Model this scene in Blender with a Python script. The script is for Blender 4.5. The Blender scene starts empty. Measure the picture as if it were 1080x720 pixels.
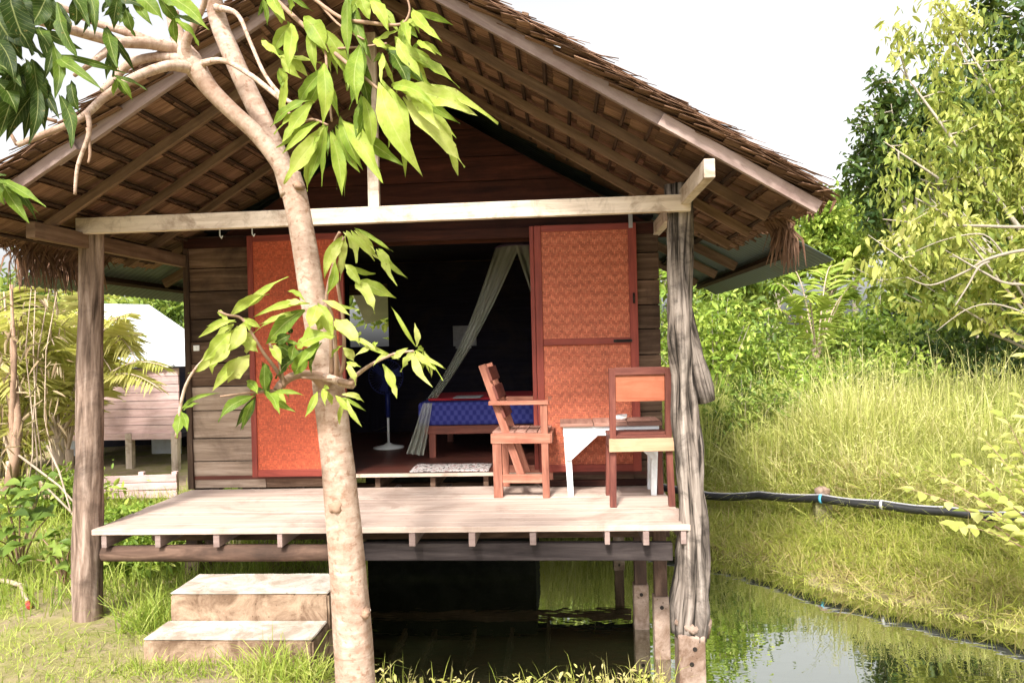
import bpy, math, random
import numpy as np
from mathutils import Vector, Matrix, noise as mnoise
R = math.radians
random.seed(7)
rng = np.random.default_rng(7)
S = bpy.context.scene
COL = S.collection

# ------------------------------------------------------------------ camera
CAM = Vector((0, 0, 1.725))
F = 780.0
YAW, PITCH, ROLL = R(3.67), R(-0.05), R(1.4)
fw = Vector((-math.sin(YAW) * math.cos(PITCH), math.cos(YAW) * math.cos(PITCH), math.sin(PITCH)))
r0 = Vector((math.cos(YAW), math.sin(YAW), 0))
u0 = r0.cross(fw)
rt = r0 * math.cos(ROLL) - u0 * math.sin(ROLL)
up = u0 * math.cos(ROLL) + r0 * math.sin(ROLL)
cd = bpy.data.cameras.new('camera'); cam = bpy.data.objects.new('camera', cd); COL.objects.link(cam)
cam.matrix_world = Matrix(((rt.x, up.x, -fw.x, CAM.x), (rt.y, up.y, -fw.y, CAM.y), (rt.z, up.z, -fw.z, CAM.z), (0, 0, 0, 1)))
cd.sensor_width = 36; cd.lens = 36 * F / 1080; cd.clip_start = 0.05; cd.clip_end = 2000
S.camera = cam

# ------------------------------------------------------------------ sky and sun
SUN_EL, SUN_AZ = R(46), R(-168)          # compass angle the light comes from (0 = +Y, clockwise)
w = bpy.data.worlds.new('World'); S.world = w; w.use_nodes = True
nt = w.node_tree; nt.nodes.clear()
sky = nt.nodes.new('ShaderNodeTexSky'); sky.sky_type = 'NISHITA'; sky.sun_disc = False
sky.sun_elevation = SUN_EL; sky.sun_rotation = SUN_AZ; sky.dust_density = 5; sky.air_density = 1.0; sky.ozone_density = 1
hs = nt.nodes.new('ShaderNodeHueSaturation'); hs.inputs['Saturation'].default_value = 0.07
bg = nt.nodes.new('ShaderNodeBackground'); bg.inputs['Strength'].default_value = 0.10
wo = nt.nodes.new('ShaderNodeOutputWorld')
nt.links.new(sky.outputs[0], hs.inputs['Color']); nt.links.new(hs.outputs[0], bg.inputs['Color']); nt.links.new(bg.outputs[0], wo.inputs[0])
sd = bpy.data.lights.new('sun', 'SUN'); sd.energy = 2.0; sd.angle = R(7); sd.color = (1, .95, .86)
sun = bpy.data.objects.new('sun', sd); COL.objects.link(sun)
sdir = Vector((math.sin(SUN_AZ) * math.cos(SUN_EL), math.cos(SUN_AZ) * math.cos(SUN_EL), math.sin(SUN_EL)))
sun.rotation_euler = sdir.to_track_quat('Z', 'Y').to_euler(); sun.location = sdir * 60
S.view_settings.view_transform = 'Standard'; S.view_settings.look = 'None'
S.view_settings.gamma = 1; S.view_settings.exposure = 1.75
S.cycles.max_bounces = 6; S.cycles.diffuse_bounces = 3; S.cycles.glossy_bounces = 3; S.cycles.transmission_bounces = 4; S.cycles.transparent_max_bounces = 8
S.render.film_transparent = False

# ------------------------------------------------------------------ placing helpers
def ray(px, py): return fw * F + rt * (px - 540) + up * (360 - py)
def at(px, py, Y):
    d = ray(px, py); return CAM + d * (Y / d.y)
def atz(px, py, z):
    d = ray(px, py); return CAM + d * ((z - CAM.z) / d.z)
def mpp(p): return (p - CAM).dot(fw) / F        # metres per photograph pixel at p

# ------------------------------------------------------------------ node helpers
class NT:
    def __init__(s, name):
        s.m = bpy.data.materials.new(name); s.m.use_nodes = True; s.t = s.m.node_tree; s.t.nodes.clear()
        s.out = s.n('ShaderNodeOutputMaterial')
    def n(s, typ, **kw):
        o = s.t.nodes.new(typ)
        for k, v in kw.items(): setattr(o, k, v)
        return o
    def l(s, a, b): s.t.links.new(a, b)
    def inp(s, node, key, v):
        if hasattr(v, 'is_output') or isinstance(v, bpy.types.NodeSocket): s.l(v, node.inputs[key])
        else: node.inputs[key].default_value = v
    def math(s, op, a, b=0.0, c=0.0):
        o = s.n('ShaderNodeMath', operation=op); s.inp(o, 0, a); s.inp(o, 1, b); s.inp(o, 2, c); return o.outputs[0]
    def mix(s, f, a, b, blend='MIX'):
        o = s.n('ShaderNodeMix', data_type='RGBA', blend_type=blend)
        s.inp(o, 0, f)
        for k, v in ((6, a), (7, b)):
            if isinstance(v, (tuple, list)): v = tuple(v) + ((1,) if len(v) == 3 else ())
            s.inp(o, k, v)
        return o.outputs[2]
    def ramp(s, f, stops):
        o = s.n('ShaderNodeValToRGB'); cr = o.color_ramp
        while len(cr.elements) < len(stops): cr.elements.new(.5)
        for e, (p, c) in zip(cr.elements, stops):
            e.position = p; e.color = tuple(c) + (1,) if len(c) == 3 else c
        s.l(f, o.inputs[0]); return o.outputs[0]
    def noise(s, vec, scale, detail=5, rough=.6, dist=0):
        o = s.n('ShaderNodeTexNoise'); s.l(vec, o.inputs['Vector'])
        o.inputs['Scale'].default_value = scale; o.inputs['Detail'].default_value = detail
        o.inputs['Roughness'].default_value = rough; o.inputs['Distortion'].default_value = dist
        return o.outputs[0]
    def mapping(s, vec, sc=(1, 1, 1)):
        o = s.n('ShaderNodeMapping'); s.l(vec, o.inputs[0]); o.inputs['Scale'].default_value = sc; return o.outputs[0]
    def uv(s): return s.n('ShaderNodeTexCoord').outputs['UV']
    def obj(s): return s.n('ShaderNodeTexCoord').outputs['Object']
    def rnd(s): return s.n('ShaderNodeAttribute', attribute_name='rnd').outputs['Fac']
    def bump(s, h, st=.3, dist=.01):
        o = s.n('ShaderNodeBump'); s.l(h, o.inputs['Height']); o.inputs['Strength'].default_value = st
        o.inputs['Distance'].default_value = dist; return o.outputs[0]
    def bsdf(s, col, rough=.7, normal=None, metal=0, spec=.3):
        o = s.n('ShaderNodeBsdfPrincipled')
        s.inp(o, 'Base Color', col if not isinstance(col, (tuple, list)) else tuple(col)[:3] + (1,))
        s.inp(o, 'Roughness', rough); o.inputs['Metallic'].default_value = metal
        o.inputs['Specular IOR Level'].default_value = spec
        if normal is not None: s.l(normal, o.inputs['Normal'])
        return o.outputs[0]
    def done(s, sh): s.l(sh, s.out.inputs[0]); return s.m

def wood(name, dark, mid, light, gu=2.5, gv=38, var=.5, rough=.8, bump=.35, stain=.5, staincol=(.05, .035, .025), sscale=2.2, spec=.2, st=(.25, .5, .75)):
    t = NT(name); uv = t.uv(); ob = t.obj(); rn = t.rnd()
    g = t.noise(t.mapping(uv, (gu, gv, 1)), 1, 7, .65, .4)
    c = t.ramp(g, [(st[0], dark), (st[1], mid), (st[2], light)])
    v = t.math('ADD', t.math('MULTIPLY', rn, var), 1 - var * .5)
    hsv = t.n('ShaderNodeHueSaturation'); t.l(c, hsv.inputs['Color']); t.l(v, hsv.inputs['Value'])
    s1 = t.noise(ob, sscale, 6, .7, .6)
    f = t.ramp(s1, [(.48, (0, 0, 0)), (.72, (stain,) * 3)])
    c = t.mix(f, hsv.outputs[0], staincol)
    fine = t.noise(t.mapping(uv, (gu * 3, gv * 3, 1)), 1, 4, .6)
    h = t.math('ADD', g, t.math('MULTIPLY', fine, .5))
    return t.done(t.bsdf(c, rough, t.bump(h, bump, .006), spec=spec))

def leafmat(name, cols, trans=.45, rough=.5, nscale=3.0):
    t = NT(name); rn = t.rnd(); ob = t.obj()
    nz = t.noise(ob, nscale, 3, .6)
    f = t.math('ADD', t.math('MULTIPLY', rn, .75), t.math('MULTIPLY', t.math('SUBTRACT', nz, .35), .6))
    k = len(cols); c = t.ramp(f, [(i / (k - 1) * .9 + .05, cc) for i, cc in enumerate(cols)])
    b = t.bsdf(c, rough, spec=.35)
    tr = t.n('ShaderNodeBsdfTranslucent'); tc = t.mix(.5, c, (.55, .6, .06), 'MIX'); tl = t.mix(.65, tc, c); t.l(tl, tr.inputs[0])
    mx = t.n('ShaderNodeMixShader'); mx.inputs[0].default_value = trans; t.l(b, mx.inputs[1]); t.l(tr.outputs[0], mx.inputs[2])
    return t.done(mx.outputs[0])

def plain(name, col, rough=.6, metal=0, var=.25, ns=8, bump=.15, spec=.3):
    t = NT(name); ob = t.obj(); n = t.noise(ob, ns, 5, .65)
    c = t.mix(n, tuple(x * (1 - var) for x in col), tuple(min(1, x * (1 + var)) for x in col))
    return t.done(t.bsdf(c, rough, t.bump(n, bump, .005), metal, spec))

M = {}
M['post'] = wood('weathered log', (.045, .028, .02), (.22, .15, .115), (.46, .35, .29), 2.2, 20, .3, .9, 1.0, .75, (.04, .026, .02), 4, st=(.33, .5, .7))
M['drift'] = wood('grey driftwood', (.02, .016, .013), (.18, .145, .122), (.37, .315, .275), 1.3, 22, .3, .95, 1.0, .95, (.015, .011, .009), 5.5, st=(.40, .50, .66))
M['beam'] = wood('bleached beam', (.34, .26, .195), (.56, .455, .37), (.68, .58, .49), 2, 26, .15, .85, .5, .9, (.17, .10, .06), 5)
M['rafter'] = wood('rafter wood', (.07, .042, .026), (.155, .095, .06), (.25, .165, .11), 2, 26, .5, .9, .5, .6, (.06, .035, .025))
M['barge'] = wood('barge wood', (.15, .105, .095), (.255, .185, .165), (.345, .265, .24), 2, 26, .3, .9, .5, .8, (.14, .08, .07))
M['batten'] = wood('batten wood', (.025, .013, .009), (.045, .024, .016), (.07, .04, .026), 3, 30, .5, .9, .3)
M['deck'] = wood('pale deck boards', (.33, .24, .195), (.455, .35, .295), (.54, .43, .37), 1.4, 22, .26, .8, .4, .85, (.24, .165, .13), 2.6)
M['underlog'] = wood('dark log', (.03, .02, .015), (.085, .05, .036), (.2, .125, .09), 2.5, 14, .3, .9, .7, .6, (.02, .014, .012))
M['darkbeam'] = wood('dark sawn beam', (.012, .009, .009), (.035, .027, .026), (.07, .056, .052), 2, 22, .3, .9, .5, .5, (.015, .01, .01))
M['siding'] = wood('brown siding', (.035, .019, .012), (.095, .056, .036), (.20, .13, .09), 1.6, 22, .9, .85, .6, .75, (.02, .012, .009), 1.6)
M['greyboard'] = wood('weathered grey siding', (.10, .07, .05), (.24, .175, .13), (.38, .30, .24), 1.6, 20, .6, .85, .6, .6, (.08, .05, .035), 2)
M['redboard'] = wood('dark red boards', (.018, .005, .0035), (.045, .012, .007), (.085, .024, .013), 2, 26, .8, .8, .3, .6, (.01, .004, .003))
M['doorframe'] = wood('red door frame', (.13, .02, .013), (.22, .036, .023), (.30, .06, .037), 2, 26, .3, .6, .25, .4, (.08, .016, .012), spec=.35)
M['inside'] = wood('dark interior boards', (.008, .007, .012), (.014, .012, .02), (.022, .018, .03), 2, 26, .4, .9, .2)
M['floor'] = wood('interior floor', (.05, .014, .012), (.09, .028, .02), (.14, .05, .035), 2, 26, .3, .35, .1)
M['chair'] = wood('red brown chair wood', (.16, .055, .036), (.33, .13, .085), (.47, .22, .155), 3, 30, .45, .6, .25, .4, (.13, .045, .032), 6)
M['chairdark'] = wood('dark red chair wood', (.075, .022, .018), (.155, .05, .037), (.24, .088, .062), 3, 30, .45, .6, .25, .3, (.045, .016, .014), 6)
M['chairpale'] = wood('orange chair board', (.34, .095, .05), (.45, .145, .08), (.51, .2, .12), 3, 22, .2, .6, .3, .4, (.25, .08, .04), 8)
M['chairseat'] = wood('yellow seat rail', (.36, .22, .125), (.47, .31, .19), (.55, .38, .25), 3, 26, .2, .6, .2, .3, (.3, .15, .07), 8)
M['white'] = wood('white painted wood', (.56, .57, .58), (.74, .76, .78), (.8, .82, .83), 2, 20, .1, .6, .2, .6, (.42, .38, .35), 6)
M['tabletop'] = wood('table top', (.16, .075, .055), (.28, .145, .11), (.4, .23, .18), 2, 26, .4, .7, .3, .4)
M['bed'] = wood('bed wood', (.09, .025, .018), (.2, .06, .04), (.3, .1, .065), 2, 26, .3, .55, .2)
M['hut'] = wood('pinkish hut boards', (.34, .21, .20), (.55, .38, .36), (.66, .50, .47), 2, 20, .35, .85, .3, .4, (.16, .1, .09))
M['stick'] = wood('dry stick', (.25, .17, .12), (.42, .32, .24), (.55, .44, .35), 3, 12, .3, .9, .5)

def thatch_mat():
    t = NT('dry palm thatch'); uv = t.uv(); rn = t.rnd()
    g = t.noise(t.mapping(uv, (4, 70, 1)), 1, 6, .65, .2)
    c = t.ramp(g, [(.25, (.055, .027, .017)), (.5, (.165, .092, .06)), (.78, (.30, .19, .13))])
    v = t.math('ADD', t.math('MULTIPLY', rn, .85), .5)
    hsv = t.n('ShaderNodeHueSaturation'); t.l(c, hsv.inputs['Color']); t.l(v, hsv.inputs['Value'])
    return t.done(t.bsdf(hsv.outputs[0], .9, t.bump(g, .5, .008), spec=.1))
M['thatch'] = thatch_mat()
def tin_mat(name, col, rust):
    t = NT(name); ob = t.obj()
    n = t.noise(ob, 2.5, 6, .7); f = t.ramp(n, [(.5, (0, 0, 0)), (.75, (rust,) * 3)])
    c = t.mix(f, col, (.12, .075, .05))
    return t.done(t.bsdf(c, .5, metal=.25, spec=.4))
M['tin'] = tin_mat('grey green roof tin', (.11, .13, .125), .4)
M['tinwhite'] = tin_mat('pale roof tin', (.52, .54, .56), .45)

def concrete_mat(name, a, b, stain):
    t = NT(name); ob = t.obj()
    n1 = t.noise(ob, 5, 8, .72, .6); n2 = t.noise(ob, 24, 5, .7)
    c = t.mix(n2, a, b)
    f = t.ramp(n1, [(.40, (0, 0, 0)), (.60, (.9,) * 3)])
    c = t.mix(f, c, stain)
    pits = t.ramp(t.noise(ob, 55, 2, .5), [(.66, (0, 0, 0)), (.74, (.7,) * 3)])
    c = t.mix(pits, c, tuple(x * .5 for x in stain))
    return t.done(t.bsdf(c, .9, t.bump(t.math('ADD', n1, n2), .5, .01), spec=.15))
M['concrete'] = concrete_mat('stained concrete', (.29, .195, .13), (.42, .305, .215), (.11, .065, .04))
M['conclean'] = concrete_mat('pale worn concrete', (.46, .41, .36), (.57, .52, .46), (.27, .21, .16))
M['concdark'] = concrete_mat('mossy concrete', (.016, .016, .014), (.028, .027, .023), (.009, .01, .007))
M['footing'] = concrete_mat('footing concrete', (.28, .20, .155), (.42, .32, .265), (.15, .09, .06))

def weave_mat(nm, c1, c2, ed, bs):
    t = NT(nm); uv = t.uv()
    sx = t.n('ShaderNodeSeparateXYZ'); t.l(uv, sx.inputs[0])
    C = 1 / .0125
    U = t.math('MULTIPLY', sx.outputs[0], C); V = t.math('MULTIPLY', sx.outputs[1], C)
    a = t.math('FLOOR', U); b = t.math('FLOOR', V)
    bp = t.math('PINGPONG', b, 3.0)
    k = t.math('MODULO', t.math('ADD', t.math('ADD', a, bp), 400), 6.0)
    over = t.math('LESS_THAN', k, 2.9)
    fu = t.math('ABSOLUTE', t.math('SUBTRACT', t.math('FRACT', U), .5)); fv = t.math('ABSOLUTE', t.math('SUBTRACT', t.math('FRACT', V), .5))
    e = t.n('ShaderNodeMix', data_type='FLOAT'); t.l(over, e.inputs[0]); t.l(fu, e.inputs[2]); t.l(fv, e.inputs[3])
    edge = t.ramp(e.outputs[0], [(.32, (1, 1, 1)), (.5, (ed,) * 3)])
    wn = t.n('ShaderNodeTexWhiteNoise', noise_dimensions='2D')
    cv = t.n('ShaderNodeCombineXYZ'); t.l(a, cv.inputs[0]); t.l(b, cv.inputs[1]); t.l(cv.outputs[0], wn.inputs['Vector'])
    big = t.noise(uv, 3.2, 7, .75)
    c = t.mix(over, c1, c2)
    hsv = t.n('ShaderNodeHueSaturation'); t.l(c, hsv.inputs['Color'])
    t.l(t.math('ADD', t.math('MULTIPLY', wn.outputs[0], .45), t.math('ADD', t.math('MULTIPLY', big, .7), .45)), hsv.inputs['Value'])
    c = t.mix(1.0, hsv.outputs[0], edge, 'MULTIPLY')
    hgt = t.math('SUBTRACT', 1, e.outputs[0])
    return t.done(t.bsdf(c, .55, t.bump(hgt, bs, .005), spec=.35))
M['weave'] = weave_mat('woven bamboo', (.40, .098, .049), (.49, .138, .07), .42, .7)
M['redweave'] = weave_mat('red woven panel', (.42, .075, .03), (.46, .09, .036), .6, .5)
def redpanel_mat():
    t = NT('faded red panel'); uv = t.uv(); big = t.noise(uv, 4, 6, .7); sm = t.noise(t.mapping(uv, (20, 60, 1)), 1, 5, .7)
    c = t.mix(big, (.42, .075, .03), (.60, .16, .07)); c = t.mix(t.math('MULTIPLY', sm, .5), c, (.33, .06, .03))
    return t.done(t.bsdf(c, .6, t.bump(sm, .3, .004), spec=.3))
M['redpanel'] = redpanel_mat()

def bark_mat():
    t = NT('pale smooth bark'); uv = t.uv(); ob = t.obj()
    g = t.noise(t.mapping(uv, (26, 7, 1)), 1, 6, .7, .5)
    c = t.ramp(g, [(.3, (.29, .19, .14)), (.52, (.46, .335, .265)), (.75, (.60, .48, .40))])
    sp = t.ramp(t.noise(ob, 38, 4, .6), [(.54, (0, 0, 0)), (.66, (.75,) * 3)]); c = t.mix(sp, c, (.24, .13, .08))
    pt = t.ramp(t.noise(ob, 5, 5, .7), [(.45, (0, 0, 0)), (.66, (.75,) * 3)]); c = t.mix(pt, c, (.25, .15, .10))
    rg = t.ramp(t.noise(t.mapping(uv, (22, 1.2, 1)), 1, 5, .6, .6), [(.60, (0, 0, 0)), (.68, (.55,) * 3)]); c = t.mix(rg, c, (.20, .115, .075))
    return t.done(t.bsdf(c, .75, t.bump(t.math('ADD', g, t.noise(ob, 30, 4, .6)), .5, .008), spec=.2))
M['bark'] = bark_mat()
M['twig'] = plain('brown twig', (.30, .19, .13), .85, ns=20, var=.5)
M['greytwig'] = plain('grey twig', (.36, .31, .25), .85, ns=14, var=.4)
def veined(name, cols, trans, rough):
    t = NT(name); rn = t.rnd(); ob = t.obj(); uv = t.uv(); sx = t.n('ShaderNodeSeparateXYZ'); t.l(uv, sx.inputs[0])
    nz = t.noise(ob, 14, 5, .65); f = t.math('ADD', t.math('MULTIPLY', rn, .8), t.math('MULTIPLY', t.math('SUBTRACT', nz, .4), .55))
    k = len(cols); c = t.ramp(f, [(i / (k - 1) * .9 + .05, cc) for i, cc in enumerate(cols)])
    av = t.math('ABSOLUTE', t.math('SUBTRACT', sx.outputs[1], .5))
    lat = t.math('ABSOLUTE', t.math('SINE', t.math('MULTIPLY', t.math('SUBTRACT', sx.outputs[0], t.math('MULTIPLY', av, .35)), 38)))
    vein = t.math('MAXIMUM', t.ramp(av, [(.0, (1, 1, 1)), (.045, (0, 0, 0))]), t.math('MULTIPLY', t.ramp(lat, [(.0, (1, 1, 1)), (.22, (0, 0, 0))]), .45))
    c = t.mix(t.math('MULTIPLY', vein, .5), c, (.55, .58, .22))
    spots = t.ramp(t.noise(ob, 60, 3, .6), [(.64, (0, 0, 0)), (.72, (.7,) * 3)]); c = t.mix(spots, c, (.2, .15, .04))
    b = t.bsdf(c, rough, t.bump(t.math('SUBTRACT', nz, t.math('MULTIPLY', vein, .6)), .35, .004), spec=.2); tr = t.n('ShaderNodeBsdfTranslucent'); t.l(c, tr.inputs[0])
    mx = t.n('ShaderNodeMixShader'); mx.inputs[0].default_value = trans; t.l(b, mx.inputs[1]); t.l(tr.outputs[0], mx.inputs[2]); return t.done(mx.outputs[0])
M['fgleaf'] = veined('mango leaf', [(.022, .042, .006), (.06, .105, .012), (.18, .27, .03), (.37, .45, .07), (.60, .61, .22)], .45, .5)
M['yleaf'] = leafmat('yellow green leaf', [(.07, .11, .025), (.26, .32, .06), (.50, .51, .13), (.66, .62, .24)], .46)
M['dleaf'] = leafmat('deep green leaf', [(.014, .035, .01), (.035, .075, .016), (.08, .13, .025), (.16, .2, .04)], .3)
M['mleaf'] = leafmat('mid green leaf', [(.05, .09, .018), (.14, .22, .035), (.29, .37, .07), (.46, .50, .14)], .4)
M['bleaf'] = leafmat('bright green leaf', [(.08, .15, .02), (.22, .33, .045), (.41, .50, .09), (.57, .61, .18)], .42)
M['grass'] = leafmat('field grass', [(.16, .20, .04), (.38, .42, .10), (.56, .56, .18), (.66, .62, .28), (.62, .52, .32)], .42, .6, 1.0)
M['straw'] = leafmat('dry bank grass', [(.26, .32, .05), (.48, .50, .10), (.58, .50, .22), (.50, .37, .21)], .4, .7, 2)
M['lawn'] = leafmat('short grass', [(.09, .16, .018), (.23, .32, .04), (.40, .45, .09), (.54, .53, .2)], .4, .6, 2)
M['frond'] = leafmat('palm frond', [(.30, .33, .06), (.50, .50, .12), (.66, .61, .22), (.70, .62, .30)], .48)
M['dry'] = leafmat('dry vine', [(.2, .13, .07), (.34, .25, .15), (.45, .36, .23)], .2, .8)

def ground_mat():
    t = NT('mossy earth'); ob = t.obj()
    a = t.noise(ob, .9, 8, .7, .5); b = t.noise(ob, 9, 8, .75)
    soil = t.mix(b, (.15, .10, .06), (.42, .33, .23))
    moss = t.mix(b, (.13, .14, .035), (.36, .345, .11))
    f = t.ramp(t.math('ADD', t.math('MULTIPLY', a, .75), t.math('MULTIPLY', b, .3)), [(.44, (1, 1, 1)), (.60, (0, 0, 0))])
    c = t.mix(f, soil, moss)
    return t.done(t.bsdf(c, .95, t.bump(b, .8, .03), spec=.1))
M['ground'] = ground_mat()
def water_mat():
    t = NT('pond water'); ob = t.obj()
    n = t.noise(t.mapping(ob, (1.0, 2.2, 1)), 2.2, 3, .5, .3)
    bp = t.bump(n, .035, .05); d = t.bsdf((.012, .014, .006), .3, spec=0)
    gl = t.n('ShaderNodeBsdfGlossy'); gl.inputs['Roughness'].default_value = .012; gl.inputs['Color'].default_value = (.95, .97, .9, 1); t.l(bp, gl.inputs['Normal'])
    fr = t.n('ShaderNodeFresnel'); fr.inputs[0].default_value = 2.1; t.l(bp, fr.inputs['Normal'])
    mx = t.n('ShaderNodeMixShader'); t.l(t.math('MULTIPLY_ADD', fr.outputs[0], 1.0, .34), mx.inputs[0]); t.l(d, mx.inputs[1]); t.l(gl.outputs[0], mx.inputs[2])
    return t.done(mx.outputs[0])
M['water'] = water_mat()
M['pipe'] = plain('black pipe', (.012, .012, .013), .45, var=.3, spec=.5)
M['greystrip'] = plain('grey strip', (.35, .34, .36), .5, var=.2)
M['bluetie'] = plain('blue cord', (.08, .35, .55), .6)
M['metal'] = plain('dull metal', (.35, .33, .31), .4, .8)
M['iron'] = plain('dark iron', (.02, .016, .014), .6, .3)
M['plastwhite'] = plain('white plastic', (.78, .78, .76), .4, var=.05)
M['plastblue'] = plain('blue plastic', (.012, .018, .11), .4, var=.1)
M['redcloth'] = plain('red cloth', (.3, .014, .022), .9, ns=14)
M['paper'] = plain('grey paper', (.30, .30, .31), .8, ns=22, var=.5)
M['clear'] = plain('clear plastic', (.6, .52, .5), .15, ns=30, var=.4)
M['redtip'] = plain('red paint', (.55, .05, .05), .6)
M['shutter'] = plain('pale shutter', (.78, .78, .72), .7, ns=5)
M['hole'] = plain('dark hole', (.02, .015, .012), .9)
def net_mat():
    t = NT('mosquito net'); d = t.n('ShaderNodeBsdfDiffuse'); d.inputs[0].default_value = (.60, .62, .52, 1)
    tr = t.n('ShaderNodeBsdfTransparent'); mx = t.n('ShaderNodeMixShader'); mx.inputs[0].default_value = .38
    t.l(tr.outputs[0], mx.inputs[1]); t.l(d.outputs[0], mx.inputs[2]); return t.done(mx.outputs[0])
M['net'] = net_mat()
def net2_mat():
    t = NT('net crown cloth'); d = t.n('ShaderNodeBsdfDiffuse'); d.inputs[0].default_value = (.12, .08, .14, 1)
    return t.done(d.outputs[0])
M['netcrown'] = net2_mat()
def mattress_mat():
    t = NT('blue patterned mattress'); uv = t.uv(); sx = t.n('ShaderNodeSeparateXYZ'); t.l(uv, sx.inputs[0])
    s = t.math('SINE', t.math('MULTIPLY', sx.outputs[0], 95)); s2 = t.math('SINE', t.math('MULTIPLY', sx.outputs[1], 70))
    f = t.ramp(t.math('ADD', t.math('MULTIPLY', t.math('MULTIPLY', s, s2), .5), .5), [(.3, (0, 0, 0)), (.7, (1, 1, 1))])
    c = t.mix(f, (.024, .027, .15), (.05, .056, .22))
    return t.done(t.bsdf(c, .85, spec=.1))
M['mattress'] = mattress_mat()
def rug_mat():
    t = NT('woven rug'); uv = t.uv(); n = t.noise(t.mapping(uv, (30, 18, 1)), 1, 3, .6)
    c = t.ramp(n, [(.4, (.08, .06, .06)), (.5, (.5, .46, .44)), (.62, (.2, .1, .1))])
    return t.done(t.bsdf(c, .95, spec=.05))
M['rug'] = rug_mat()

# ------------------------------------------------------------------ object helpers
def tag(o, label=None, cat=None, group=None, kind=None):
    if label: o['label'] = label
    if cat: o['category'] = cat
    if group: o['group'] = group
    if kind: o['kind'] = kind
    return o
def thing(name, label, cat, loc=(0, 0, 0), rz=0, group=None):
    o = bpy.data.objects.new(name, None); COL.objects.link(o); o.empty_display_size = .2
    o.location = loc; o.rotation_euler = (0, 0, rz)
    return tag(o, label, cat, group)
def root_of(o):
    while o.parent: o = o.parent
    return o
def link_mesh(name, me, mat, parent=None):
    o = bpy.data.objects.new(name, me); COL.objects.link(o)
    if parent: o.parent = parent
    me.materials.append(mat)
    return o

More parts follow.
